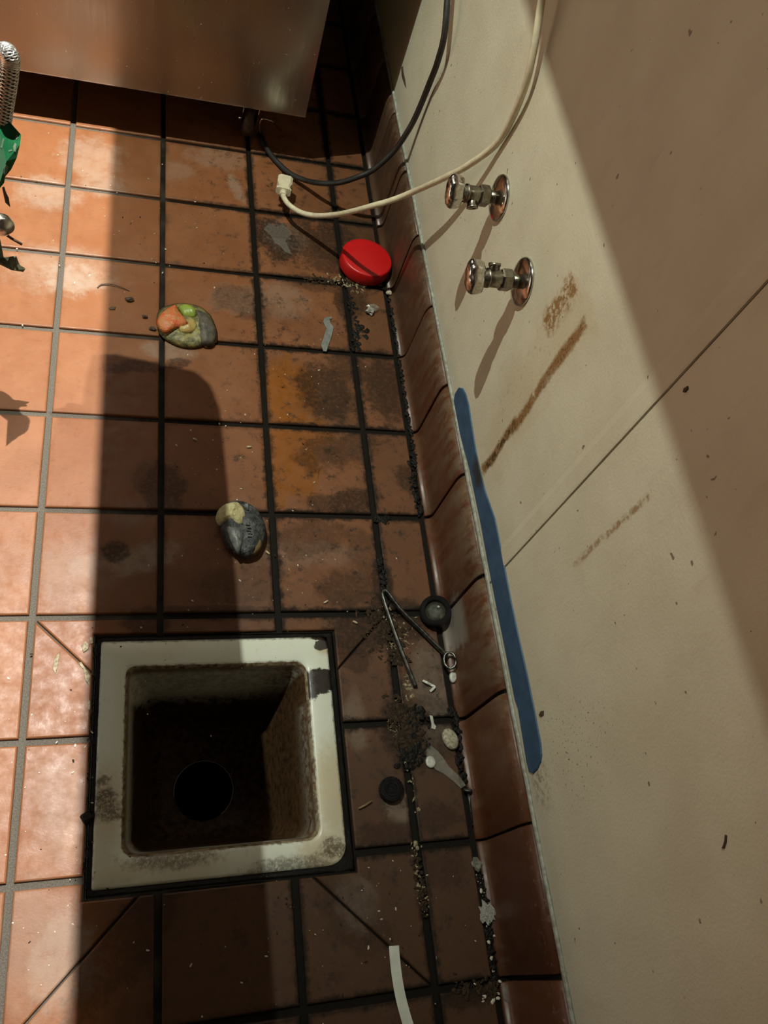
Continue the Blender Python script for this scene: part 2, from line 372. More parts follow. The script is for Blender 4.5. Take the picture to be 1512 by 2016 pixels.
def make_porcelain():
    a = M('stained_porcelain'); p = a.pos(); x, y, z = a.sep(p); wob = a.noise(110, 6, .72); hi = a.noise(420, 4, .7)
    col = a.mix(a.noise(30, 4), (.72, .76, .66), (.64, .67, .55))
    B = lambda l: [fb(*q) for q in l]
    yel = a.blobs(B([(660,1560,.03,.06,0,.8),(640,1680,.03,.03,0,.8),(205,1590,.02,.05,0,.7),(190,1700,.02,.05,0,.5),(230,1720,.04,.012,0,.6),(350,1705,.05,.02,0,.5),(640,1275,.012,.01,0,.8),(300,1270,.06,.02,0,.3)]), wob, .6, .5)
    col = a.mix(a.math('MULTIPLY', yel, .75), col, (.50, .38, .20))
    dk = a.blobs(B([(340,1690,.05,.012,0,.7),(575,1705,.05,.010,0,.7),(205,1570,.014,.012,0,.9),(215,1597,.016,.012,0,.8),(200,1540,.01,.006,.5,.8),(655,1670,.016,.012,0,.85),(625,1690,.012,.008,0,.5),(345,1690,.02,.012,0,.5),(590,1700,.02,.008,0,.5)]), wob, 1.0, .4)
    col = a.mix(a.math('MULTIPLY', dk, a.rng(a.noise(190, 7, .8), .35, .55, .1, 1)), col, (.06, .033, .015))
    mot = a.rng(a.noise(60, 8, .8, a.mapping(p, (2, 0, 0))), .56, .74, 0, .35); col = a.mix(mot, col, (.34, .30, .19))
    rx = a.math('ABSOLUTE', a.math('SUBTRACT', x, .076)); ry = a.math('ABSOLUTE', a.math('SUBTRACT', y, -.345))
    qx = a.math('MAXIMUM', a.math('SUBTRACT', rx, .1005), 0.0); qy = a.math('MAXIMUM', a.math('SUBTRACT', ry, .0975), 0.0)
    inn = a.math('SUBTRACT', a.math('SQRT', a.math('ADD', a.math('MULTIPLY', qx, qx), a.math('MULTIPLY', qy, qy))), .016); outr = a.math('MAXIMUM', a.math('SUBTRACT', rx, .151), a.math('SUBTRACT', ry, .1495))
    nn = a.math('MULTIPLY_ADD', a.noise(95, 7, .75), .030, -.015)
    lip = a.rng(a.math('ADD', inn, a.math('MULTIPLY', nn, .45)),   .0042, .001, 0, .8); lip = a.math('MULTIPLY', lip, a.rng(z, -.022, -.008)); col = a.mix(lip, col, (.085, .045, .02))
    rimd = a.rng(a.math('ADD', outr, a.math('MULTIPLY', nn, .5)), -.0030, .001, 0, .7); col = a.mix(rimd, col, (.06, .045, .025))
    gunk = a.blobs(B([(628,1342,.034,.0175,.12,1),(600,1350,.026,.020,0,1),(636,1268,.014,.008,.3,.95),(655,1262,.012,.012,0,1),(640,1255,.02,.005,0,1)]), wob, .5, .1)
    col = a.mix(gunk, col, (.018, .012, .009))
    sp = a.rng(hi, .67, .72, 0, .7); col = a.mix(sp, col, (.10, .07, .04))
    # scum inside the bowl, blackened further to paint in the shade of its depth
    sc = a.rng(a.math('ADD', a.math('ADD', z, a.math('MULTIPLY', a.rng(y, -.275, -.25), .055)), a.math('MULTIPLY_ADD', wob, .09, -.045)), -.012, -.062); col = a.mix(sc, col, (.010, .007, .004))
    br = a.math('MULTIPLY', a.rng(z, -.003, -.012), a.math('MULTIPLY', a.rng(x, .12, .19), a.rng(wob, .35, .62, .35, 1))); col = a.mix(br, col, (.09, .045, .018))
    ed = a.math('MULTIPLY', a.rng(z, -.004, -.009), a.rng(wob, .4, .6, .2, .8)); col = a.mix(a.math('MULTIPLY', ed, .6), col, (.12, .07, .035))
    a.bump(wob, .08, .001)
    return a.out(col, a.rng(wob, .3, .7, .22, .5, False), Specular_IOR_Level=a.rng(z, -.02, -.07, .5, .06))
def make_steel():
    a = M('brushed_stainless'); p = a.pos()
    br = a.noise(220, 4, .6, a.mapping(p, sc=(1, 1, 30))); sp = a.rng(a.noise(170, 3), .72, .75, 0, .8)
    col = a.mix(a.rng(a.noise(7, 3), .3, .7), (.45, .44, .42), (.37, .365, .345)); col = a.mix(sp, col, (.75, .7, .62))
    return a.out(col, a.rng(br, .3, .7, .20, .28, False), a.math('SUBTRACT', 1.0, sp))
TILE = make_tile(); GROUT = make_grout(); COVE = make_cove(); WALL = make_wall(); PORC = make_porcelain(); STEEL = make_steel()
CHROME = simple('worn_chrome', (.60, .57, .52), (.44, .41, .37), .17, 1.0, 300)
BRIGHT = simple('bright_steel', (.80, .80, .76), (.68, .68, .64), .3, .9, 300)
BRASS = simple('tarnished_valve_metal', (.30, .27, .21), (.20, .18, .14), .3, 1.0, 200, .1)
DARKMETAL = simple('greasy_dark_metal', (.13, .125, .115), (.05, .048, .042), .3, .8, 200)
BLACKHOLE = simple('drain_iron', (.006, .005, .004), (.003, .0025, .002), .8, .0, 80, Specular_IOR_Level=.05)
SEAL = simple('wet_black_gunk', (.0045, .004, .003), (.009, .008, .006), .12, 0, 250, 1.0, Specular_IOR_Level=.3)
LIP = simple('scummed_lip', (.10, .055, .025), (.30, .24, .15), .3, 0, 140)
CAULK = simple('grey_caulk', (.34, .36, .31), (.22, .22, .18), .6, 0, 140, .2)
WHITEP = simple('ivory_plastic', (.68, .62, .44), (.58, .52, .36), .38, 0, 90)
BLACKR = simple('black_cable_rubber', (.013, .012, .011), (.022, .020, .018), .45, 0, 90)
RED = simple('red_plastic', (.52, .008, .008), (.46, .006, .008), .33, 0, 700, .12)
WHEEL = simple('grimy_caster_rubber', (.10, .055, .035), (.05, .03, .02), .6, 0, 90)
GREYP = simple('grey_plastic', (.20, .21, .19), (.14, .145, .13), .5, 0, 150)
PAPER = simple('white_paper', (.62, .64, .57), (.55, .57, .50), .8, 0, 60)
MILKY = simple('milky_plastic', (.55, .56, .50), (.40, .40, .34), .35, 0, 220)
GARLIC = simple('dirty_white_skin', (.42, .39, .28), (.20, .17, .11), .6, 0, 330)
FOIL = simple('crumpled_foil', (.66, .67, .60), (.36, .36, .32), .35, .35, 500, 1.0)
BLACKP = simple('black_wet_plastic', (.003, .0034, .004), (.006, .006, .006), .2, 0, 420, .9, Specular_IOR_Level=.35)
GRIME = simple('black_grime', (.005, .0045, .0035), (.010, .008, .0055), .5, 0, 200, .6, Specular_IOR_Level=.18)
CRUMB_L = simple('pale_crumbs', (.34, .29, .17), (.14, .105, .05), .6, 0, 300)
CRUMB_D = simple('brown_crumbs', (.020, .012, .007), (.045, .029, .015), .7, 0, 300, Specular_IOR_Level=.15)
SPECK = simple('white_specks', (.62, .58, .48), (.45, .38, .28), .5, 0, 300)
TWIG = simple('dry_twig', (.05, .03, .018), (.09, .055, .03), .7, 0, 300)
RICE = simple('rice_grain', (.55, .50, .34), (.45, .38, .22), .5, 0, 300)
FLESH = simple('orange_fruit_flesh', (.60, .115, .035), (.50, .20, .065), .42, 0, 110, .8)
GREENF = simple('green_fruit_flesh', (.30, .38, .06), (.22, .30, .05), .35, 0, 110, .3)
YELF = simple('yellow_fruit_flesh', (.48, .30, .09), (.40, .33, .12), .35, 0, 110, .4)
MOLD = simple('grey_mouldy_skin', (.055, .048, .038), (.11, .095, .065), .55, 0, 90, .5)
OLIVE = simple('olive_fruit_pulp', (.30, .26, .085), (.085, .085, .04), .45, 0, 85, .8)
SHELL = simple('blue_grey_skin', (.016, .019, .020), (.075, .080, .078), .5, 0, 110, 1.0)
SHELL2 = simple('pale_grey_skin', (.22, .23, .21), (.10, .11, .11), .35, 0, 110, .5)
FUZZ = simple('pale_yellow_pith', (.55, .50, .28), (.42, .36, .17), .8, 0, 130, 1.0)
TAN = simple('tan_skin', (.24, .17, .07), (.18, .13, .06), .45, 0, 120)
GREENT = simple('green_film', (.005, .075, .026), (.008, .11, .038), .3, 0, 60)
GREENW = simple('pale_print', (.10, .16, .10), (.06, .11, .065), .5, 0, 200)
LEAF = simple('dried_leaf', (.14, .15, .09), (.08, .09, .05), .55, 0, 150)
PAINTMETAL = simple('grey_painted_steel', (.28, .27, .25), (.22, .21, .20), .5, 0, 20)
def clear(name, tint, rough):
    a = M(name); n = a.noise(160, 4); return a.out(a.mix(n, tint, tuple(c*.8 for c in tint)), rough, 0, Alpha=a.rng(n, .3, .7, .18, .45))
CLEAR = clear('clear_scrap_plastic', (.34, .32, .26), .15)
FILMY = M('thin_grey_film').out((.20, .18, .15), .25, 0, Alpha=.38)
SMOKY = clear('smoky_insert', (.07, .07, .045), .5)
def make_blue():
    a = M('blue_tape'); p = a.pos(); n = a.noise(40, 4); f = a.noise(300, 3, .6, a.mapping(p, sc=(1, 1, 3)))
    col = a.mix(a.rng(n, .35, .65), (.026, .070, .135), (.038, .092, .170)); col = a.mix(a.rng(f, .5, .75, 0, .5), col, (.022, .048, .09))
    c = WX(942, 930); v = a.mapping(p, (XW, c.y, c.z), (0, 0, 0), (1, .028, .02)); q = a.n('ShaderNodeVectorMath', operation='LENGTH'); a.put(q.inputs[0], v)
    col = a.mix(a.rng(a.math('ADD', q.outputs['Value'], a.math('MULTIPLY', n, .5)), 1.5, .6, 0, .9), col, (.02, .022, .02))
    a.bump(f, .3, .001); return a.out(col, .6)
BLUE = make_blue()
# ================================================================== THE ROOM
X0, X1F, Y0, Y1 = -1.28, XE-.003, -1.28, 1.60      # floor extent
SX0, SX1, SY0, SY1 = -.0815, .2365, -.5005, -.1865  # the opening for the floor sink
ZG = -.005
V = []; F = []
for a0, b0, a1, b1 in ((X0, Y0, SX0, Y1), (SX1, Y0, XW+.05, Y1), (SX0, Y0, SX1, SY0), (SX0, SY1, SX1, Y1)):
    v, f = box_data((a0, b0, -.03), (a1, b1, ZG)); o = len(V); V += v; F += [tuple(i+o for i in q) for q in f]
v, f = box_data((-3.3, Y0, -.03), (X0, Y1, -.0008)); o = len(V); V += v; F += [tuple(i+o for i in q) for q in f]
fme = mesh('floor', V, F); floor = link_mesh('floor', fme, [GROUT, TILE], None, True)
for p in fme.polygons:
    if p.center.x < X0: p.material_index = 1                # farther along the aisle, out of sight of the camera
tag(floor, 'orange clay quarry tile floor with dark dirty grout joints', None, kind='structure')
J = .0042                                           # half a joint
full_V, full_F = prism_data(inset([(-P/2, -P/2), (P/2, -P/2), (P/2, P/2), (-P/2, P/2)], J), -.012, 0, .0022)
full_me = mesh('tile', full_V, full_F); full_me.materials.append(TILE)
def put_tile(me, c):
    o = bpy.data.objects.new('tile', me); COL.objects.link(o); o.parent = floor
    o.location = (c[0], c[1], random.uniform(-.0007, .0004)); o.rotation_euler = (random.uniform(-.003, .003), random.uniform(-.003, .003), random.uniform(-.004, .004))
def cut_tile(poly):
    poly = inset(poly, lambda e: J if min(abs(e.x), abs(e.y)) < .2 else .0011); cx = sum(q[0] for q in poly)/len(poly); cy = sum(q[1] for q in poly)/len(poly)
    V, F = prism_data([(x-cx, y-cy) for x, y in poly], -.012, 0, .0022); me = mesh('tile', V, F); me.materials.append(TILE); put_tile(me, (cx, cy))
g = J - .001                                        # the tiles stop at the gunk ring round the sink
L_, R_, B_, T_ = SX0-.0+g-.001, SX1-g+.001, SY0+g-.001, SY1-g+.001
special = set()
def cell(i, j): return (i*P, j*P, (i+1)*P, (j+1)*P)
# cut cells round the sink (column i starts at i*P, row j at j*P)
cuts = {
 (-1, -2): [[(-.16, -.16), (L_, -.16-(L_+.16)), (L_, -.32), (-.16, -.32)], [(-.16, -.16), (L_, -.16-(L_+.16)), (L_, T_), (0, T_), (0, -.16)]],
 (0, -2): [[(0, T_), (.16, T_), (.16, -.16), (0, -.16)]],
 (1, -2): [[(.16, T_), (R_, T_), (R_, -.16-(.32-R_)), (.32, -.16), (.16, -.16)], [(R_, -.16-(.32-R_)), (R_, -.32), (.32, -.32), (.32, -.16)]],
 (-1, -3): [[(-.16, -.48), (L_, -.48), (L_, -.32), (-.16, -.32)]],
 (0, -3): [], 
 (1, -3): [[(R_, -.48), (.32, -.48), (.32, -.32), (R_, -.32)]],
 (-1, -4): [[(-.16, -.64), (-.16, -.48), (L_, -.48), (L_, B_), (-.16+(B_+.64), B_)], [(-.16, -.64), (-.16+(B_+.64), B_), (0, B_), (0, -.64)]],
 (0, -4): [[(0, -.64), (.16, -.64), (.16, B_), (0, B_)]],
 (1, -4): [[(.16, -.64), (.32, -.64), (.32-(B_+.64), B_), (.16, B_)], [(.32, -.64), (.32, -.48), (R_, -.48), (R_, B_), (.32-(B_+.64), B_)]],
}
for i in range(-8, 3):
    for j in range(-8, 10):
        if (i, j) in cuts:
            for poly in cuts[(i, j)]: cut_tile(poly)
        elif i == 2:
            cut_tile([(.32, j*P), (X1F, j*P), (X1F, (j+1)*P), (.32, (j+1)*P)])
        else: put_tile(full_me, ((i+.5)*P, (j+.5)*P))
# ---- wall
wall = box('wall_right', (XW+.004, Y0, -.03), (XW+.10, Y1+.1, 2.7), PAINTMETAL)
tag(wall, 'cream pebbled plastic wall panels with rust streaks', None, kind='structure')
SEAM = -.1755
box('wall_panel', (XW, SEAM+.0007, HC-.01), (XW+.0045, Y1, 2.4), WALL, wall)
box('wall_panel', (XW, Y0, HC-.01), (XW+.0045, SEAM-.0007, 2.4), WALL, wall)
Vb, Fb = [], []
prof = [(SEAM+.001, XW+.001), (SEAM+.0012, XW-.0012), (SEAM+.004, XW-.0016), (SEAM+.022, XW-.0014), (SEAM+.033, XW+.0004)]
for z in (HC+.004, 2.4):
    for y, x in prof: Vb.append((x, y, z))
n = len(prof); Fb = [(i, i+1, n+i+1, n+i) for i in range(n-1)] + [tuple(range(n))[::-1], tuple(range(n, 2*n)), (0, n, 2*n-1, n-1)]
obj('panel_joint_strip', Vb, Fb, WALL, wall)
wb = box('wall_back', (X0, Y1, -.03), (XW+.10, Y1+.1, 2.7), PAINTMETAL); tag(wb, 'grey painted wall behind the steel cabinet', None, kind='structure')
# ---- cove base: one clay cove tile for each floor row
base = box('baseboard_right', (XW-.004, Y0, -.03), (XW+.003, Y1, HC-.006), GROUT); tag(base, 'row of brown clay cove base tiles along the wall', None, kind='structure')
cp = [(XE+.0015, -.010), (XE+.0015, -.001), (XE+.003, .0003), (.4060, .0008), (.4090, .0026), (.4112, .0062), (.4122, .012), (.4126, .022), (.4126, .070), (.4128, .112), (.4136, .121), (.4156, .128), (.4186, .1325), (XW-.0002, HC), (XW-.0002, -.010)]
Vc, Fc = [], []
for y in (-P/2+.0022, -P/2+.0034, P/2-.0034, P/2-.0022):
    for k, (x, z) in enumerate(cp):
        e = .0010 if abs(y) > P/2-.003 else 0
        Vc.append((x+e if k < 13 else x, y, z-e if 0 < k < 14 else z))
n = len(cp)
for s in range(3): Fc += [(s*n+i, s*n+(i+1) % n, (s+1)*n+(i+1) % n, (s+1)*n+i) for i in range(n)]
Fc += [tuple(range(n))[::-1], tuple(range(3*n, 4*n))]
cme = mesh('cove_tile', Vc, Fc); cme.materials.append(COVE)
for p in cme.polygons: p.use_smooth = len(p.vertices) == 4
for j in range(-8, 10):
    o = bpy.data.objects.new('cove_tile', cme); COL.objects.link(o)
    o.location = Vector((random.uniform(-.0006, .0006), (j+.5)*P+random.uniform(-.001, .001), random.uniform(-.0008, .0008)))
    o.parent = base; o.matrix_parent_inverse = Matrix.Translation(-base.location)
# caulk bead on top of the cove
pth = [Vector((XW-.0015+.0006*mnoise.noise(Vector((y*30, 0, 0))), y, HC+.003+.0015*mnoise.noise(Vector((y*22, 3, 0))))) for y in [Y0+.02*i for i in range(int((Y1-Y0)/.02))]]
tube('caulk_bead', pth, lambda t: .0042, CAULK, wall, 8, (1.0, .55), (1, 0, 0))
# ================================================================== FLOOR SINK
fs = thing('floor_sink', (.0775, -.3435, -.25), 'square white porcelain floor sink, stained, set into the orange tiles', 'floor sink')
def rrect(x0, y0, x1, y1, rad, z, n=7):
    """rad: corner radii in order right-top, left-top, left-bottom, right-bottom"""
    out = []; cs = ((x1, y1, 0), (x0, y1, 1), (x0, y0, 2), (x1, y0, 3))
    for (cx, cy, q), r in zip(cs, rad):
        sx = -1 if cx == x1 else 1; sy = -1 if cy == y1 else 1
        for k in range(n):
            a = math.pi/2*(q + k/(n-1)); out.append((cx+sx*r+r*math.cos(a), cy+sy*r+r*math.sin(a), z))
    return out
def loft(loops, close_last=False, close_first=False):
    V = [v for l in loops for v in l]; n = len(loops[0]); F = []
    for k in range(len(loops)-1):
        for i in range(n): F.append((k*n+i, k*n+(i+1) % n, (k+1)*n+(i+1) % n, (k+1)*n+i))
    if close_last: F.append(tuple((len(loops)-1)*n+i for i in range(n)))
    if close_first: F.append(tuple(range(n))[::-1])
    return V, F
ro = (.012, .004, .004, .024); ox0, ox1, oy0, oy1 = -.0745, .2275, -.4925, -.1935
ix0, ix1, iy0, iy1 = -.0405, .1925, -.4585, -.2315
ri = (.016, .010, .016, .016)
cxs, cys = .076, -.345
circ = lambda r, z: [(cxs-.006+r*math.cos(math.pi/2*(q+k/6.0)), cys-.01+r*math.sin(math.pi/2*(q+k/6.0)), z) for q in range(4) for k in range(7)]
loops = [rrect(ox0, oy0, ox1, oy1, ro, -.07), rrect(ox0, oy0, ox1, oy1, ro, -.004), rrect(ox0+.001, oy0+.001, ox1-.001, oy1-.001, ro, -.0015), rrect(ox0+.004, oy0+.004, ox1-.004, oy1-.004, ro, .0),
  rrect(ix0-.006, iy0-.006, ix1+.006, iy1+.006, ri, .0), rrect(ix0-.002, iy0-.002, ix1+.002, iy1+.002, ri, -.0014),
  rrect(ix0+.001, iy0+.001, ix1-.001, iy1-.001, ri, -.006), rrect(ix0+.004, iy0+.004, ix1-.004, iy1-.004, ri, -.02),
  rrect(ix0+.016, iy0+.014, ix1-.016, iy1-.014, (.02,)*4, -.09), rrect(ix0+.030, iy0+.028, ix1-.030, iy1-.028, (.025,)*4, -.17), rrect(ix0+.038, iy0+.036, ix1-.038, iy1-.036, (.025,)*4, -.188), circ(.052, -.198), circ(.043, -.200)]
V, F = loft(loops); me = mesh('basin', V, F); me.materials.append(PORC); me.materials.append(LIP)
n = 28
for p in me.polygons:
    p.use_smooth = True
    k = min(p.vertices)//n
    if k == 5: p.material_index = 1
o = bpy.data.objects.new('basin', me); COL.objects.link(o); o.parent = fs; me.transform(Matrix.Translation(-Vector(fs.location)))
V, F = loft([circ(.0425, -.199), circ(.040, -.203), circ(.040, -.25)], True); obj('drain_pipe', V, F, BLACKHOLE, fs, False, True)
# ring of wet black gunk between rim and tiles
rings = []
for t, z in ((0, -.028), (0.0, -.0032), (.3, -.0022), (.7, -.0026), (1.0, -.0032), (1.0, -.028)):
    N = 180; l = []
    for i in range(N):
        s = i/N*4; q = int(s); f = s-q; e = .0016
        oc = [(SX0+e, SY0+e), (SX1-e, SY0+e), (SX1-e, SY1-e), (SX0+e, SY1-e)]; ic = [(ox0, oy0), (ox1, oy0), (ox1, oy1), (ox0, oy1)]
        if t > .99: ic = [(ox0+.0005, oy0+.0005), (ox1-.0005, oy0+.0005), (ox1-.0005, oy1-.0005), (ox0+.0005, oy1-.0005)]
        A = Vector(oc[q]).lerp(Vector(oc[(q+1) % 4]), f); Bq = Vector(ic[q]).lerp(Vector(ic[(q+1) % 4]), f); c = A.lerp(Bq, t)
        l.append((c.x, c.y, z + (.0013*mnoise.noise(Vector((c.x*130, c.y*130, t*3))) if .0 < t < 1 else 0)))
    rings.append(l)
V, F = loft(rings); obj('sealant_ring', V, F, SEAL, fs, False, True)
# corner of the rim is rounded: gunk fills the gap
prism('corner_gunk', smooth_poly([(ox1-.035, oy0-.004), (ox1+.004, oy0-.004), (ox1+.004, oy0+.035), (ox1-.001, oy0+.03), (ox1-.012, oy0+.008), (ox1-.03, oy0+.0005)], 3), -.02, -.0018, SEAL, fs)
# blob of tar on the left seam
pq = FL(172, 1610); dome('tar_blob', [(pq.x+.009*math.cos(a)*(1+.2*math.sin(3*a)), pq.y+.008*math.sin(a)) for a in [i*.42 for i in range(15)]], -.003, .005, SEAL, fs, lump=.003, sc=200)
# ================================================================== STEEL CABINET ON CASTERS
YF = .797; ZB = .0945; XR = .2535
cab = thing('steel_cabinet', ((XR-1.25)/2, 1.15, 0), 'brushed stainless steel kitchen cabinet standing on caster wheels', 'cabinet')
box('body', (-1.25, YF+.004, ZB+.004), (XR-.003, 1.50, .90), STEEL, cab, .002)
Vp, Fp = [], []
pr = [(YF, ZB+.003), (YF+.0012, ZB), (YF+.020, ZB), (YF+.020, ZB+.0015), (YF+.0035, ZB+.0035), (YF+.0035, .895), (YF, .895)]
for x in (-1.25, XR):
    for y, z in pr: Vp.append((x, y, z))
n = len(pr); Fp = [(i, (i+1) % n, n+(i+1) % n, n+i) for i in range(n)] + [tuple(range(n))[::-1], tuple(range(n, 2*n))]
obj('front_panel', Vp, Fp, STEEL, cab)
def caster(c, brake):
    h = Vector(c)
    ce = obj('caster', *box_data((c[0]-.03, c[1]-.03, ZB-.0055), (c[0]+.03, c[1]+.03, ZB+.002)), CHROME, cab)
    mt = frame_to(h + Vector((-.011, .012, .032)), (1, 0, 0))
    lathe('wheel', [(0, 0), (.010, 0), (.012, .002), (.026, .002), (.030, .004), (.032, .008), (.032, .014), (.030, .018), (.026, .020), (.012, .020), (.010, .022), (0, .022)], WHEEL, ce, mt, 28)
    for s in (-1, 1):
        x = c[0] + s*.0145
        Vf, Ff = [], []
        out = [(c[1]-.022, .088), (c[1]+.022, .088), (c[1]+.022, .060), (c[1]+.020, .024), (c[1]+.010, .020), (c[1]+.002, .026), (c[1]-.018, .066)]
        for xx in (x-.001, x+.001):
            for y, z in out: Vf.append((xx, y, z))
        n = len(out); Ff = [(i, (i+1) % n, n+(i+1) % n, n+i) for i in range(n)] + [tuple(range(n)), tuple(range(n, 2*n))[::-1]]
        obj('fork_plate', Vf, Ff, CHROME, ce)
    tube('axle', [(c[0]-.018, c[1]+.012, .032), (c[0]+.018, c[1]+.012, .032)], .004, CHROME, ce, 10)
    if brake:
        pt = [WY(512, 262, c[1]-.012), WY(511, 244, c[1]-.014), WY(517, 234, c[1]-.016), WY(528, 236, c[1]-.016), WY(540, 242, c[1]-.012), WY(546, 250, c[1]+.0), WY(553, 258, c[1]+.01)]
        tube('brake_lever', cat_rom(pt, 6), .0016, CHROME, ce, 8)
caster((.157, .842, 0), True); caster((-1.19, .842, 0), False); caster((.157, 1.45, 0), False); caster((-1.19, 1.45, 0), False)
# ================================================================== CORDS
white_px = [(1088, -150, .392), (1075, -60, .397), (1052, 90, .405), (1030, 180, .412), (985, 274, .4165), (924, 324, .402), (871, 352, .388), (815, 377, .374), (772, 394, .350), (730, 406, .322), (694, 416, .302), (658, 423, .284), (620, 424.5, .260)]
wp = [WX(*q) for q in white_px] + [FL(592, 418, .047), FL(570, 404, .043), FL(559, 389, .040), FL(557.5, 381, .039)]
cordw = thing('white_power_cord', (wp[-1].x, wp[-1].y, 0), 'ivory power cord hanging down the wall with its plug over the floor', 'power cord')
top = WX(1110, -420, .40); wp = [Vector((.415, top.y, 1.30)), top] + wp
tube('cable', cat_rom(wp, 8), .0047, WHITEP, cordw, 12)
pe = FL(557.5, 381, .039); pd = (FL(563.5, 340, .030) - pe).normalized()
mt = frame_to(pe, pd, (0, 0, 1))
sr = lathe('strain_relief', [(.0048, -.006), (.0062, -.006), (.0066, .004), (.0058, .005), (.0058, .010), (0, .010)], WHITEP, cordw, mt, 16)
def plug_loop(w, t, z, c=.3): return [mt @ Vector(q) for q in [(w*(1-c), t, z), (w, t*(1-c), z), (w, -t*(1-c), z), (w*(1-c), -t, z), (-w*(1-c), -t, z), (-w, -t*(1-c), z), (-w, t*(1-c), z), (-w*(1-c), t, z)]]
V, F = loft([plug_loop(.0135, .0075, .006), plug_loop(.0140, .008, .010), plug_loop(.0105, .0085, .015), plug_loop(.0105, .009, .018), plug_loop(.0135, .0105, .026), plug_loop(.0138, .0108, .044), plug_loop(.0112, .009, .048)], True, True)
plug = obj('plug', V, F, WHITEP, cordw)
for sx in (-.0063, .0063):
    Vq, Fq = box_data((sx-.0008, -.0032, .047), (sx+.0008, .0032, .064)); obj('prong', [mt @ Vector(v) for v in Vq], Fq, CHROME, plug)
lathe('ground_pin', [(0, .062), (.0018, .061), (.0022, .047), (0, .047)], CHROME, plug, mt @ Matrix.Translation((0, -.0062, 0)), 10)
black_px = [(890, -150, .394), (884, -60, .398), (876, 60, .403), (862, 120, .408), (846, 163, .412), (820, 226, .410), (800, 263, .403), (775, 298, .392), (735, 334, .366), (700, 350, .338), (667, 359.5, .313), (635, 361, .288)]
bp = [WX(*q) for q in black_px] + [FL(605, 356, .022), FL(579, 346, .012), FL(560, 333, .0075), FL(543, 316, .0065), FL(530, 300, .0065), FL(520, 282, .0065), FL(512, 262, .0065)]
top = WX(896, -420, .40); bp = [Vector((.412, top.y, 1.30)), top] + bp
ck = tube('black_power_cable', cat_rom(bp, 8), .0050, BLACKR, None, 12); tag(ck, 'thick black cable hanging down the wall and running under the steel cabinet', 'cable')
# ================================================================== SHUT-OFF VALVES
def valve(yc, zc, hang, outdir, label):
    t = thing('shutoff_valve', (XW, yc, zc), label, 'valve', 'capped water valves on the wall')
    mt = frame_to((XW, yc, zc), (-1, 0, 0))
    lathe('escutcheon', [(.0, .0095), (.0105, .0095), (.0125, .0085), (.020, .0072), (.0275, .0048), (.0300, .0032), (.0305, .0015), (.0300, .0), (0, 0)], CHROME, t, mt, 48)
    lathe('stub_pipe', [(.0085, .004), (.0085, .022), (0, .022)], BRASS, t, mt, 20)
    hexw = lambda a, h: 1/ max(.87, math.cos((a % (math.pi/3)) - math.pi/6)) * .93
    lathe('nut', [(.0085, .017), (.0120, .0175), (.0132, .019), (.0132, .030), (.0122, .032), (0, .032)], BRASS, t, mt, 36, False, hexw)
    lathe('valve_body', [(.0100, .030), (.0112, .034), (.0112, .047), (.0122, .0475), (.0122, .0505), (.0105, .051), (.0098, .058), (.0065, .059), (.0065, .064), (0, .064)], BRASS, t, mt, 28)
    od = Vector(outdir).normalized(); m2 = frame_to(Vector((XW-.041, yc, zc)), od)
    ol = lathe('outlet', [(.0070, .004), (.0070, .0145), (.0078, .015), (.0078, .0185), (.0052, .0185), (.0050, .010), (0, .010)], BRASS, t, m2, 20)
    c, s = math.cos(hang), math.sin(hang)
    def hl(k, z):
        o = []
        for i in range(40):
            a = 2*math.pi*i/40; r = 1 + .10*math.cos(2*a) + .07*math.cos(6*a)
            x, y = .0185*k*r*math.cos(a), .0130*k*r*math.sin(a); o.append(mt @ Vector((x*c-y*s, x*s+y*c, z)))
        return o
    V, F = loft([hl(.70, .0545), hl(.86, .0555), hl(.94, .059), hl(1.0, .064), hl(1.02, .0685), hl(.95, .0725), hl(.78, .0755), hl(.4, .0768)], True, True)
    obj('handle', V, F, CHROME, t, False, True)
valve(.276, .393, 2.25, (0.1, -.75, -.55), 'chrome shut-off valve nearer the steel cabinet, open outlet facing down')
valve(.124, .395, 2.5, (.0, .75, .65), 'chrome shut-off valve nearer the rust streak, outlet turned up')
# ================================================================== BLUE TAPE, PAPER STRIP, CAP
tl = [(897,775),(893,800),(900,832),(912,872),(925,922),(936,975),(948,1032),(962,1110),(980,1200),(1000,1300),(1015,1378),(1021,1394),(1030,1450),(1038,1500),(1043,1520),(1051,1524),(1060,1514),(1066,1500),(1068,1485),(1066,1462),(1056,1410),(1040,1330),(1022,1250),(1005,1170),(990,1090),(976,1022),(957,968),(948,932),(939,890),(931,842),(925,800),(918,775),(912,764),(904,763)]
pw = [WX(u, v) for u, v in tl]; V2, F2 = prism_data([(q.y, q.z) for q in pw], 0, .0022, .0016)
bt = obj('blue_tape', [(XW+.0003-h, y, z) for y, z, h in V2], F2, BLUE); tag(bt, 'long strip of blue tape stuck along the wall above the cove tiles', 'tape')
rp = FL(719, 517, .012); 
cap = thing('red_lid', (rp.x, rp.y, 0), 'round red plastic lid lying on the floor by the cove tiles', 'lid', rot=(math.radians(-1), math.radians(1.5), 0))
lathe('cap_shell', [(0, .0255), (.0435, .0255), (.0462, .0247), (.0475, .0228), (.0480, .003), (.0472, .0005), (.0455, .0005), (.0452, .021), (0, .0225)], RED, cap, Matrix.Translation((0, 0, .0006)), 72, True, None, True)
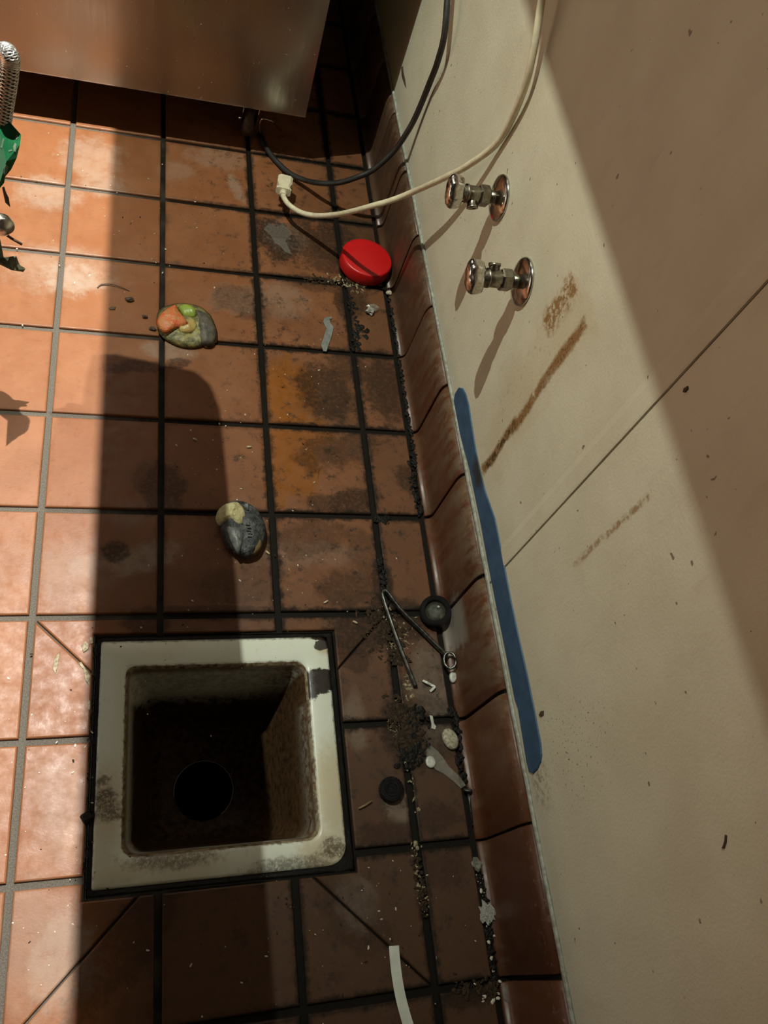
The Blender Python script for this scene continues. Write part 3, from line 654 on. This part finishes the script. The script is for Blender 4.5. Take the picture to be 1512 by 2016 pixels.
def ribbon(name, pts, w, zf, mat, label, cat, th=.0006, parent=None):
    c = cat_rom([FL(u, v) for u, v in pts], 6); n = len(c); V = []; F = []
    for i, p in enumerate(c):
        t = (c[min(i+1, n-1)]-c[max(i-1, 0)]); t.z = 0; t.normalize(); s = Vector((t.y, -t.x, 0)); z = zf(i/(n-1))
        for sg in (-1, 1):
            for d in (0, th): V.append(p + s*sg*w/2 + Vector((0, 0, z+d)))
    for i in range(n-1):
        a, b = i*4, i*4+4
        F += [(a, a+2, b+2, b), (a+1, b+1, b+3, a+3), (a, b, b+1, a+1), (a+2, a+3, b+3, b+2)]
    F += [(0, 1, 3, 2), ((n-1)*4, (n-1)*4+2, (n-1)*4+3, (n-1)*4+1)]
    o = obj(name, V, F, mat, parent)
    if label: tag(o, label, cat)
    return o
ribbon('paper_strip', [(775, 1862), (777, 1890), (781, 1925), (788, 1965), (798, 2005), (812, 2050)], .0125, lambda t: .001+.004*t*t, PAPER, 'narrow curved strip of white paper lying on the floor tiles', 'paper')
def chip(name, pts, th, mat, label, cat, z=0.0, bev=.0006, group=None, parent=None):
    o = prism(name, px_poly(pts, z+th), z+.0002, z+th, mat, parent, bev)
    if label: tag(o, label, cat, group)
    return o
cz = lambda l: [(550+a/5.04, 380+b/5.04) for a, b in l]
chip('plastic_scrap', cz([(435,1275),(445,1240),(475,1228),(520,1225),(526,1243),(500,1250),(505,1285),(542,1330),(530,1385),(470,1570),(438,1566),(413,1500),(440,1430),(452,1385),(468,1340)]), .0022, GREYP, 'zigzag scrap of grey plastic lying alone on a tile beside the clear lump', 'scrap')
pq = FL(727, 616); gb = thing('glass_shard_lump', (pq.x, pq.y, 0), 'small lump of crumpled clear plastic near the cove tiles', 'scrap')
def lump(name, c, r, mat, parent=None, sub=2, rough=.35, sc=(1, 1, 1), seed=0, smooth=False):
    bm = bmesh.new(); bmesh.ops.create_icosphere(bm, subdivisions=sub, radius=1)
    for v in bm.verts:
        k = 1+rough*mnoise.noise(v.co*1.7+Vector((seed, seed*2.1, 0))); v.co = Vector((v.co.x*sc[0]*r*k, v.co.y*sc[1]*r*k, v.co.z*sc[2]*r*k))
    zmin = min(v.co.z for v in bm.verts)
    for v in bm.verts: v.co += Vector((c[0], c[1], c[2]-zmin))
    me = bpy.data.meshes.new(name); bm.to_mesh(me); bm.free()
    return link_mesh(name, me, mat, parent, False, smooth)
lump('wrap_core', (pq.x, pq.y, 0), .0075, FOIL, gb, 2, .8, (1, 1, .7), 3); lump('wrap_film', (pq.x+.006, pq.y+.008, 0), .008, CLEAR, gb, 2, .9, (1.1, 1, .5), 5)
pq = FL(765, 578); tag(lump('pebble', (pq.x, pq.y, -.001), .0055, SPECK, None, 2, .4, (1, 1, .8), 9), 'small white pebble in the joint beside the cove tiles', 'pebble')
# ================================================================== ROTTING FRUIT
op = smooth_poly(px_poly([(308,640),(312,612),(335,600),(360,597),(392,603),(415,622),(427,650),(426,664),(418,672),(404,678),(392,684),(366,685),(340,677),(318,662)], .004), 3)
c = FL(368, 642); fr = thing('rotten_fruit', (c.x, c.y, 0), 'flat rotting fruit half with orange flesh and grey mouldy skin', 'fruit')
dome('pulp', op, .0004, .014, OLIVE, fr, rings=6, lump=.004, lift=.004, sc=55, seed=2)
zt = .018
dome('orange_flesh', smooth_poly(px_poly([(307,634),(318,612),(344,595),(352,606),(371,632),(360,641),(345,644),(324,653)], zt), 3), .010, .0125, FLESH, fr, rings=5, lump=.003, lift=.003, sc=90, seed=4)
dome('green_flesh', smooth_poly(px_poly([(350,600),(362,595),(380,599),(389,611),(385,622),(372,621),(360,618)], zt), 3), .009, .012, GREENF, fr, rings=4, lump=.003, lift=.002, sc=90, seed=6)
dome('yellow_flesh', smooth_poly(px_poly([(372,628),(382,622),(389,636),(384,648),(372,652),(354,650),(352,640),(366,642)], zt), 3), .009, .011, YELF, fr, rings=4, lump=.004, lift=.002, sc=150, seed=8)
dome('mouldy_skin', smooth_poly(px_poly([(382,600),(402,606),(419,622),(429,650),(422,672),(404,674),(392,664),(388,642),(388,622)], .016), 3), .003, .0145, MOLD, fr, rings=5, lump=.003, lift=.003, sc=80, seed=10)
dome('stalk', smooth_poly(px_poly([(402,672),(412,664),(425,666),(426,672),(414,678),(404,682)], .006), 3), .001, .007, YELF, fr, rings=3, lump=.001, lift=.002, sc=100, seed=12)
c = FL(478, 1050); av = thing('rotten_avocado', (c.x, c.y, 0), 'black and grey rotten avocado half with pale yellow flesh on top', 'fruit')
dome('skin', smooth_poly(px_poly([(432,1015),(440,995),(462,985),(490,990),(512,1010),(524,1040),(522,1068),(508,1090),(488,1100),(466,1094),(446,1074),(434,1045)], .012), 3), .0006, .030, SHELL, av, rings=9, lump=.007, lift=.010, sc=48, seed=14)
dome('pith', smooth_poly(px_poly([(426,1012),(434,992),(456,982),(476,987),(487,1010),(484,1028),(468,1036),(452,1024),(434,1026)], .03), 3), .012, .024, FUZZ, av, rings=7, lump=.007, lift=.004, sc=150, seed=16)
dome('pale_skin', smooth_poly(px_poly([(445,1030),(462,1030),(476,1040),(480,1062),(472,1086),(460,1070),(450,1052)], .032), 3), .019, .0125, SHELL2, av, rings=5, lump=.003, lift=.003, sc=100, seed=18)
dome('tan_skin', smooth_poly(px_poly([(496,1036),(506,1042),(518,1062),(514,1078),(500,1088),(496,1066)], .024), 3), .012, .011, TAN, av, rings=4, lump=.002, lift=.003, sc=90, seed=20)
dome('torn_tip', smooth_poly(px_poly([(478,990),(490,986),(492,1002),(486,1000)], .03), 2), .020, .008, SHELL2, av, rings=3, lump=.002, lift=.002, sc=100, seed=22)
from mathutils.bvhtree import BVHTree
def surf(o, u, v, off=.0004):
    """point of an object's own skin seen along a sight line"""
    bm = bmesh.new(); bm.from_mesh(o.data); bm.transform(wmat(o)); t = BVHTree.FromBMesh(bm); d = ray(u, v).normalized()
    h = t.ray_cast(CAM, d); bm.free()
    return (h[0] + h[1]*off*(1 if h[1].dot(d) < 0 else -1)) if h[0] is not None else None
def decal(name, o, pts, mat, parent, th=.0005):
    A = [surf(o, u, v, .0001) for u, v in pts]; B = [surf(o, u, v, th) for u, v in pts]
    if None in A or None in B: return
    n = len(A); obj(name, A+B, [(i, (i+1) % n, n+(i+1) % n, n+i) for i in range(n)] + [tuple(range(n))[::-1], tuple(range(n, 2*n))], mat, parent)
skin = [c for c in av.children if c.name.startswith('skin')][0]
for k, (u, v) in enumerate(((484, 1033), (487, 1039), (486, 1045), (489, 1050), (488, 1056))):   # short printed strokes on the skin
    decal('printed_mark', skin, [(u, v), (u+8, v+1), (u+8, v+3), (u, v+2)], BLACKP, skin)
# ================================================================== OTHER LITTER BY THE SINK
tw = [FL(818, 1352, .002), FL(806, 1322, .004), FL(783, 1262, .007), FL(765, 1210, .009), FL(754, 1176, .010), FL(753, 1167, .010), FL(757, 1163, .010), FL(764, 1168, .010), FL(790, 1202, .009), FL(830, 1242, .007), FL(868, 1280, .006), FL(880, 1292, .005)]
cl = thing('metal_clip', (FL(757, 1165).x, FL(757, 1165).y, 0), 'bent dark metal clip shaped like open tongs beside the black ring', 'clip')
tube('spring_arms', cat_rom(tw, 6), lambda t: .0034+.0016*abs(t-.5), DARKMETAL, cl, 8, (.8, 1.1), (0, 0, 1))
lc = FL(886, 1300, .012); tube('end_loop', [lc+Vector((.008*math.cos(a), .012*math.sin(a), .003*math.cos(a))) for a in [i*2*math.pi/24 for i in range(25)]], .0019, DARKMETAL, cl, 8)
rc = FL(857, 1203, .014); nrm = Vector((-.35, -.05, 1)).normalized(); mt = frame_to(rc, nrm); rg = thing('black_ring', (rc.x, rc.y, 0), 'black rubber ring with a clear insert leaning on the cove tile', 'ring')
lathe('rubber_ring', [(.0155, -.008), (.0200, -.009), (.0225, -.007), (.0235, 0), (.0225, .006), (.0195, .0075), (.0160, .006), (.0150, 0), (.0155, -.008)], BLACKP, rg, mt, 40)
lathe('clear_insert', [(0, .0), (.008, .0005), (.0165, .0), (.0165, -.002), (0, -.002)], SMOKY, rg, mt, 24)
lump('insert_flake', tuple(mt @ Vector((-.005, .006, .0))), .0022, MILKY, rg, 1, .8, (1, 1, .5), 31)
kc = FL(772, 1553, .010); kn = thing('bottle_cap', (kc.x, kc.y, 0), 'small black ribbed bottle cap standing on the tile beside the floor sink', 'cap')
lathe('ribbed_skirt', [(0, .0), (.0158, .0), (.0160, .009), (.0150, .0105), (0, .0105)], BLACKP, kn, Matrix.Translation((kc.x, kc.y, .0004)), 72, False, lambda a, h: 1+.03*math.cos(24*a))
for k in range(3):
    r0 = .012-.004*k; lathe('top_ridge', [(r0-.0010, .0098), (r0-.0008, .0113), (r0+.0008, .0113), (r0+.0010, .0098)], BLACKP, kn, Matrix.Translation((kc.x, kc.y, .0004)), 32)
def disc(u, v, rx, ry, h, mat, label, cat, z=0.0, name='disc', ang=0.0, lumpy=.0008, seed=0):
    c = FL(u, v, z+h/2); ca, sa = math.cos(ang), math.sin(ang)
    pl = [(c.x+rx*math.cos(a)*ca-ry*math.sin(a)*sa, c.y+rx*math.cos(a)*sa+ry*math.sin(a)*ca) for a in [i*2*math.pi/24 for i in range(24)]]
    o = dome(name, pl, z+.0003, h, mat, None, rings=5, lump=lumpy, lift=h*.45, sc=200, seed=seed); return tag(o, label, cat)
disc(887, 1455, .0115, .0155, .006, GARLIC, 'flat dirty white garlic clove against the cove tile', 'garlic clove', name='garlic_clove', ang=.3, seed=1)
disc(848, 1500, .0075, .0085, .003, MILKY, 'small round white plastic disc next to the clear wrapper', 'disc', name='plastic_disc', seed=2)
disc(892, 1333, .0058, .0090, .005, MILKY, 'small milky oval bead beside the metal clip loop', 'bead', name='milky_bead', ang=-.2, seed=3)
disc(1001, 1955, .0085, .0105, .0025, CLEAR, 'translucent round plastic disc at the foot of the cove tile', 'disc', name='clear_disc', z=.002, seed=4)
chip('clear_wrapper', [(838,1478),(848,1467),(862,1478),(872,1490),(884,1508),(905,1528),(918,1546),(908,1552),(893,1538),(872,1522),(858,1515),(842,1494)], .0016, CLEAR, 'torn strip of clear plastic wrapper beside the garlic clove', 'wrapper', z=.0005)
ribbon('white_peel', [(832,1340),(838,1346),(848,1349),(853,1354),(846,1362)], .0034, lambda t: .001+.004*math.sin(t*6)**2, PAPER, 'curled white peel fragment beside the open ends of the metal clip', 'peel', .0009)
chip('white_splinter', [(846,1408),(852,1409),(855,1424),(859,1430),(857,1436),(850,1434),(850,1424)], .002, MILKY, 'slim pinkish white splinter between the debris and the cove', 'splinter')
pq = FL(957, 1799); tag(lump('foil_scrap', (pq.x, pq.y, .0), .0095, FOIL, None, 3, 1.1, (.9, 1.1, .28), 41), 'crumpled silver foil scrap at the foot of the cove tiles', 'foil')
tag(tube('wood_splinter', [FL(706, 1592, .002), FL(718, 1586, .003), FL(732, 1577, .002)], .0014, TAN, None, 6), 'thin pale wood splinter beside the black bottle cap', 'splinter')
pq = FL(936, 1702); tag(lump('wrapper_crumple', (pq.x, pq.y, 0), .0065, CLEAR, None, 3, 1.2, (.9, 1.1, .5), 43), 'tiny crumpled clear wrapper in the cove joint', 'wrapper')
nl = thing('old_nail', (FL(922, 1556).x, FL(922, 1556).y, 0), 'dark flat-headed nail lying in the joint at the end of the clear wrapper', 'nail')
tube('shank', [FL(921, 1556, .003), FL(925, 1580, .0025), FL(931, 1625, .002)], lambda t: .0022-.001*t, DARKMETAL, nl, 8)
lathe('head', [(0, -.001), (.006, -.001), (.0064, .0), (.006, .0012), (0, .0012)], DARKMETAL, nl, frame_to(FL(921, 1555, .0045), (.1, .8, .5)), 18)
tag(tube('twig', cat_rom([FL(192, 567, .001), FL(200, 560, .003), FL(220, 560, .004), (FL(240, 566, .003)), FL(255, 573, .001)], 5), lambda t: .0012*(1-.5*t), TWIG, None, 6), 'thin curled dry twig lying on the tiles by the rotting fruit', 'twig')
for u, v, r, lab in ((255, 592, .0055, 'dark round seed near the curled twig'), (285, 625, .004, 'small brown seed between the dark round seed and the rotting fruit'), (300, 649, .0045, 'brown crumb touching the tile joint by the rotting fruit')):
    pq = FL(u, v); tag(lump('seed', (pq.x, pq.y, 0), r, TWIG, None, 2, .5, (1.2, .8, .7), u), lab, 'seed')
chip('dark_peel', [(214,606),(220,603),(228,604),(226,609),(216,609)], .002, TWIG, 'small dark peel flake beside the curled twig', 'peel')
for u, v, an, lab in ((384, 866, -.6, 'single rice grain lying in the sharp dark shadow strip'), (490, 881, .1, 'single white rice grain between the shadow strip and an orange stain'), (527, 1089, -.8, 'rice grain beside the rotten avocado'), (641, 1186, .5, 'rice grain on the tile between the floor sink and the cabinet side'), (699, 1226, -.5, 'long pale rice grain at the edge of the debris pile'), (787, 1204, -.9, 'rice grain between the arms of the metal clip')):
    pq = FL(u, v); o = lump('rice_grain', (0, 0, 0), .0042, RICE, None, 2, .2, (1, .38, .36), u, True); o.location = (pq.x, pq.y, .0003); o.rotation_euler = (0, 0, an); tag(o, lab, 'rice grain')
for k, pts in enumerate(([(106,1300),(113,1287),(118,1282),(116,1300),(110,1327),(104,1318)], [(160,1270),(168,1262),(176,1268),(174,1278),(164,1285)], [(153,1305),(160,1303),(170,1318),(178,1330),(177,1352),(168,1340),(164,1318)], [(172,1380),(178,1378),(178,1400),(172,1396)], [(176,1255),(182,1252),(184,1266),(178,1268)])):
    chip('peel_flake', pts, .0012, CRUMB_L, ['long cream flake lying alone on a brightly lit tile', 'ragged cream flake beside the diagonal joint at the sink corner', 'largest curved cream flake along the brightly lit seam of the sink', 'small square cream flake pressed against the black sink seam', 'tiny cream flake touching the corner of the black sink seam'][k], 'flake', group='flakes by the sink edge')
# smeared scrap of film above the lid
chip('film_scrap', [(518,450),(530,440),(545,446),(556,440),(574,456),(572,464),(562,474),(570,490),(574,500),(562,496),(552,484),(540,476),(532,462)], .0007, FILMY, 'grey wrinkled film scrap stuck on the tile by the plug and red lid', 'film')
# loose grime: clumps nobody could count
def clumps(name, pts, n, r0, r1, spread, mat, label, cat, sc=(1, 1, .6), seed=0, zoff=-.0012):
    r1 *= .85; sc = (sc[0], sc[1], sc[2]*.75); n = int(n*1.3)
    rnd = random.Random(seed); V = []; F = []
    bm = bmesh.new(); bmesh.ops.create_icosphere(bm, subdivisions=1, radius=1); bv = [v.co.copy() for v in bm.verts]; bf = [[v.index for v in f.verts] for f in bm.faces]; bm.free()
    P3 = [FL(u, v) for u, v in pts]
    for k in range(n):
        t = rnd.random()*(len(P3)-1) if len(P3) > 1 else 0; i = min(int(t), max(len(P3)-2, 0)); c = P3[i].lerp(P3[min(i+1, len(P3)-1)], t-i)
        c = c + Vector((rnd.gauss(0, spread), rnd.gauss(0, spread), 0)); r = r0+(r1-r0)*rnd.random()**2
        if c.x > XE+.002: c.x = XE+.002
        a = rnd.random()*6.28; el = rnd.uniform(.6, 1.9); o = len(V)
        for v in bv:
            q = v*(1+.35*mnoise.noise(v*2+Vector((k, seed, 0)))); x = q.x*el*sc[0]*r; y = q.y*r*sc[1]/el**.5
            V.append((c.x+x*math.cos(a)-y*math.sin(a), c.y+x*math.sin(a)+y*math.cos(a), zoff+r*sc[2]*(q.z+.7)))
        F += [[i+o for i in f] for f in bf]
    o = obj(name, V, F, mat); tag(o, label, cat, None, 'stuff'); return o
clumps('grime_clumps', [(690,585),(703,640),(700,690)], 90, .0012, .006, .0035, GRIME, 'black grime clotted in the long joint between red lid and grey scrap', 'grime', seed=1)
clumps('grime_clumps', [(705,640),(720,660)], 26, .002, .006, .004, GRIME, 'black grime lump spilling over the joint near the clear plastic lump', 'grime', seed=2)
clumps('grime_clumps', [(770,585),(780,640),(788,705),(800,760),(812,840),(818,900),(812,945),(828,1010)], 240, .0012, .0055, .0028, GRIME, 'black grime along the foot of the cove tiles between lid and blue tape', 'grime', seed=3)
clumps('grime_clumps', [(740,1020),(765,1024)], 40, .0015, .0055, .003, GRIME, 'dark grime clot where two joints cross beside the orange stain', 'grime', seed=4)
clumps('grime_clumps', [(748,1100),(755,1160),(762,1185)], 90, .0012, .005, .0028, GRIME, 'black grime in the joint leading to the metal clip', 'grime', seed=5)
clumps('debris_pile', [(725,1195),(770,1230),(745,1260),(790,1290)], 330, .0010, .0048, .011, CRUMB_D, 'brown food debris heaped under the metal clip', 'debris', seed=6)
clumps('pale_debris', [(730,1190),(775,1225),(745,1270),(790,1280),(810,1230)], 90, .0009, .0030, .011, CRUMB_L, 'pale food crumbs mixed through the heap under the clip', 'debris', (1.2, .7, .6), 7)
clumps('debris_pile', [(770,1385),(800,1420),(815,1470),(790,1440)], 420, .0010, .0052, .009, CRUMB_D, 'dark matted debris on the tiles between the floor sink and garlic clove', 'debris', seed=8)
clumps('grime_clumps', [(815,1395),(820,1480),(800,1500)], 140, .0015, .006, .007, GRIME, 'wet black grime on the matted debris beside the floor sink', 'grime', seed=9)
clumps('pale_debris', [(765,1380),(785,1420),(800,1450)], 80, .0008, .0026, .009, CRUMB_L, 'straw coloured shreds on the matted debris', 'debris', (1.8, .45, .5), 10)
clumps('pale_debris', [(640,545),(690,560),(720,560),(700,575)], 130, .0009, .0036, .006, CRUMB_L, 'yellowish crumbs gathered against the edge of the red lid', 'debris', (1.3, .7, .6), 11)
clumps('debris_pile', [(600,550),(660,556),(720,565)], 120, .0010, .0038, .006, CRUMB_D, 'brown crumbs gathered in the joint beside the red lid', 'debris', seed=12)
clumps('grime_clumps', [(890,1395),(902,1420),(912,1460),(905,1500),(918,1545)], 110, .0012, .0050, .003, GRIME, 'black grime at the foot of the cove by the garlic clove', 'grime', seed=13)
clumps('grime_clumps', [(945,1720),(955,1770),(962,1840),(968,1880),(975,1935)], 120, .0012, .0046, .0026, GRIME, 'black grime at the foot of the cove tiles around the silver foil', 'grime', seed=14)
clumps('debris_pile', [(815,1680),(830,1740),(838,1790)], 90, .0010, .0036, .0035, CRUMB_D, 'brown dirt clogging the long joint near the paper strip', 'debris', seed=15)
clumps('pale_debris', [(818,1660),(822,1720),(836,1790)], 40, .0010, .0034, .003, CRUMB_L, 'pale crumbs along the long joint near the paper strip', 'debris', (.8, 1.6, .5), 16)
clumps('debris_pile', [(900,1945),(950,1955),(975,1945)], 90, .0012, .0046, .005, CRUMB_D, 'brown dirt heap at the joint by the translucent disc', 'debris', seed=17)
clumps('pale_debris', [(935,1700),(950,1760),(965,1830),(985,1960),(940,1965)], 22, .0012, .0040, .004, SPECK, 'pale bits dotted along the cove joint around the silver foil', 'debris', seed=18)
clumps('pale_debris', [(800,1330),(808,1360),(790,1470),(815,1560),(822,1600)], 40, .0010, .0030, .003, CRUMB_L, 'pale bits in the joint beside the black bottle cap', 'debris', (.8, 1.5, .5), 19)
rnd = random.Random(5); V = []
fc = clumps('floor_crumbs', [(40,300),(420,420),(120,520),(560,620),(620,760),(420,880),(560,1080),(650,1100),(480,1180),(120,1400),(100,1600),(120,1850),(640,1830),(760,1750),(880,1850)], 330, .0005, .0019, .06, SPECK, 'tiny pale and dark crumbs sprinkled over the tiled floor', 'crumbs', seed=20, zoff=.0)
fc.data.materials.append(CRUMB_D)
for p in fc.data.polygons: p.material_index = 1 if (p.index//20) % 5 < 2 else 0
clumps('wet_beads', [(186,1270),(180,1400),(176,1500),(172,1650),(168,1750)], 120, .0006, .0022, .0022, SEAL, 'glistening black beads along the brightly lit seam of the floor sink', 'grime', seed=22, zoff=-.002)
# marks stuck on the wall
for k, (u, v, pts) in enumerate(((1425, 1665, [(0,0),(3,-10),(4,-22),(7,-20),(6,-6),(2,6),(-3,4)]), (1350, 768, [(-4,4),(-2,-4),(5,-8),(6,-2),(0,5)]), (1066, 1405, [(-4,3),(0,-5),(5,-6),(5,3),(0,6)]), (795, 150, [(-4,-16),(-1,-20),(0,-8),(3,6),(5,22),(2,14),(-3,0)]))):
    pw = [WX(u+a, v+b) for a, b in pts]; V2, F2 = prism_data([(q.y, q.z) for q in pw], 0, .0016, .0006)
    o = obj('dried_splash', [(XW+.0001-h, y, z) for y, z, h in V2], F2, TWIG)
    tag(o, ['curved dark dried shred stuck alone on the wall panel', 'dark brown fleck on the wall close beside the panel joint', 'brown fleck on the wall beside the wide end of the blue tape', 'thin black scuff low on the wall behind the black cable'][k], 'splash')
# ================================================================== HANGING HOSE AT THE LEFT
YH = .20
hp = lambda u, v, d=0.0: WY(u, v, YH+d)
hs = thing('braided_hose', tuple(hp(8, 235)), 'braided steel water hose bent in a tight loop, green film wrapped round it', 'hose')
path = [hp(-22, 330, .02), hp(-14, 240, .02), hp(-6, 150, .015), hp(0, 112, .01), hp(10, 102, .005), hp(18, 108, 0), hp(20, 125), hp(15, 170), hp(8, 215), hp(2, 260), hp(-6, 330)]
cr = cat_rom(path, 10); V, F = tube_data(cr, .0078, 14)
tube('steel_braid', cr, lambda t: .0077, DARKMETAL, hs, 14)
br = []
N = 1600
def along(t):
    x = t*(len(cr)-1); i = min(int(x), len(cr)-2); return cr[i].lerp(cr[i+1], x-i), (cr[i+1]-cr[i]).normalized()
for sgn in (-1, 1):
    for ph in [q*math.pi/3 for q in range(6)]:
        pts = []
        for k in range(N//4):
            t = k/(N//4-1); p, d = along(t); s = d.cross(Vector((0, 1, 0.2))).normalized(); w = d.cross(s)
            a = sgn*t*70 + ph; pts.append(p + (s*math.cos(a)+w*math.sin(a))*.0081)
        br.append(pts)
V = []; F = []
for pts in br:
    v, f = tube_data(pts, .0009, 4); o = len(V); V += v; F += [tuple(i+o for i in q) for q in f]
obj('braid_wires', V, F, BRIGHT, hs, False, True)
# green printed film
g1 = [hp(u, v, -.0003*(v-225)) for u, v in [(-8, 225), (5, 228), (20, 238), (42, 264), (40, 280), (33, 310), (22, 335), (10, 350), (8, 362), (-4, 372), (-8, 380)]]
def sheet(name, pts, th, mat, parent, wob=.004, seed=0):
    c = sum(pts, Vector())/len(pts); V = []; n = len(pts)
    for s in (0, 1):
        V += [p + Vector((0, s*th + wob*mnoise.noise(p*60+Vector((seed, 0, 0))), 0)) for p in pts]
    V += [c + Vector((0, -.010, 0)), c + Vector((0, th+.004, 0))]
    F = [(i, (i+1) % n, n+(i+1) % n, n+i) for i in range(n)] + [(i, 2*n, (i+1) % n) for i in range(n)] + [(n+i, n+(i+1) % n, 2*n+1) for i in range(n)]
    return obj(name, V, F, mat, parent)
gf = sheet('green_film', g1, .001, GREENT, hs, .008)
for q in ([(26,288),(29,281),(33,284),(30,298),(27,298)], [(6,335),(11,324),(16,328),(12,343),(7,343)], [(2,290),(6,272),(9,274),(5,292)], [(17,296),(24,294),(24,297),(17,299)], [(30,268),(34,264),(36,270),(32,276)]):
    decal('white_print', gf, q, GREENW, gf, .0006)
chipv = [hp(4, 370), hp(8, 368), hp(12, 382), (hp(17, 390)), hp(20, 408), hp(14, 398), hp(8, 388)]
sheet('dark_tail', chipv, .001, TWIG, hs, .0)
fx = hp(2, 442); fit = thing('hose_fitting', tuple(fx), 'round steel hose fitting with a thin dark rod sticking out', 'fitting')
lathe('collar', [(0, -.006), (.0105, -.006), (.0125, -.003), (.0125, .004), (.0110, .007), (.0085, .008), (.0085, .016), (0, .016)], BRIGHT, fit, frame_to(fx, (.5, -.6, .5)), 28)
tube('rod', [hp(2, 455), hp(22, 469), hp(43, 481)], .0016, TWIG, fit, 8)
lf = thing('torn_wrapper', tuple(hp(0, 515)), 'torn green and grey wrapper tip hanging below the hose fitting', 'wrapper')
sheet('pale_strip', [hp(-14, 470), hp(0, 472), hp(4, 490), hp(7, 508), hp(-2, 512), hp(-16, 500)], .001, GREENW, lf, .002)
sheet('grey_tip', [hp(-12, 508), hp(16, 508), hp(32, 504), hp(37, 520), hp(44, 532), hp(50, 531), (hp(46, 536)), hp(34, 530), hp(10, 518), hp(-12, 514)], .001, LEAF, lf, .003)
# ================================================================== OVERHEAD (added out of frame to cast the shadows)
ZS = 1.50
sh = thing('shadow_shelf', (.19, .1, ZS), 'long stainless shelf added out of view above the valves to cast shade', 'shelf')  # added unseen shelf, there only to shade wall and floor
box('shade_board', (-.050, -1.2, ZS), (XW+.002, 1.58, ZS+.03), STEEL, sh, .002)
for y in (-.9, .3, 1.4):
    V, F = prism_data([(XW+.002, ZS-.25), (XW+.002, ZS), (.02, ZS), (.02, ZS-.02)], y-.004, y+.004)
    obj('shade_bracket', [(a, c, b) for a, b, c in V], F, STEEL, sh)
ch_z = 1.04
def shp(sx, sy):                                     # added plate: floor shadow outline traced back towards the ceiling spot
    k = ch_z/LB[2]; return (sx+(LB[0]-sx)*k, sy+(LB[1]-sy)*k)
outl = [(-.16, -.95), (.130, -.95), (.118, -.60), (.113, -.44), (.098, -.2), (.090, 0), (.080, .19), (.066, .235), (.045, .258), (-.07, .280), (-.105, .275), (-.112, .23), (-.115, .155), (-.150, .150), (-.156, .10)]
tr = thing('shadow_blocker', (*shp(0, 0), ch_z), 'unseen grey steel plate added on an arm to cast the floor shadow', 'shadow blocker')
prism('shadow_plate', [shp(*q) for q in outl], ch_z, ch_z+.02, PAINTMETAL, tr)
a, b = shp(-.05, -.85); tube('blocker_arm', [(a, b, ch_z+.01), (-3.2, b, ch_z+.01)], .012, PAINTMETAL, tr, 10)
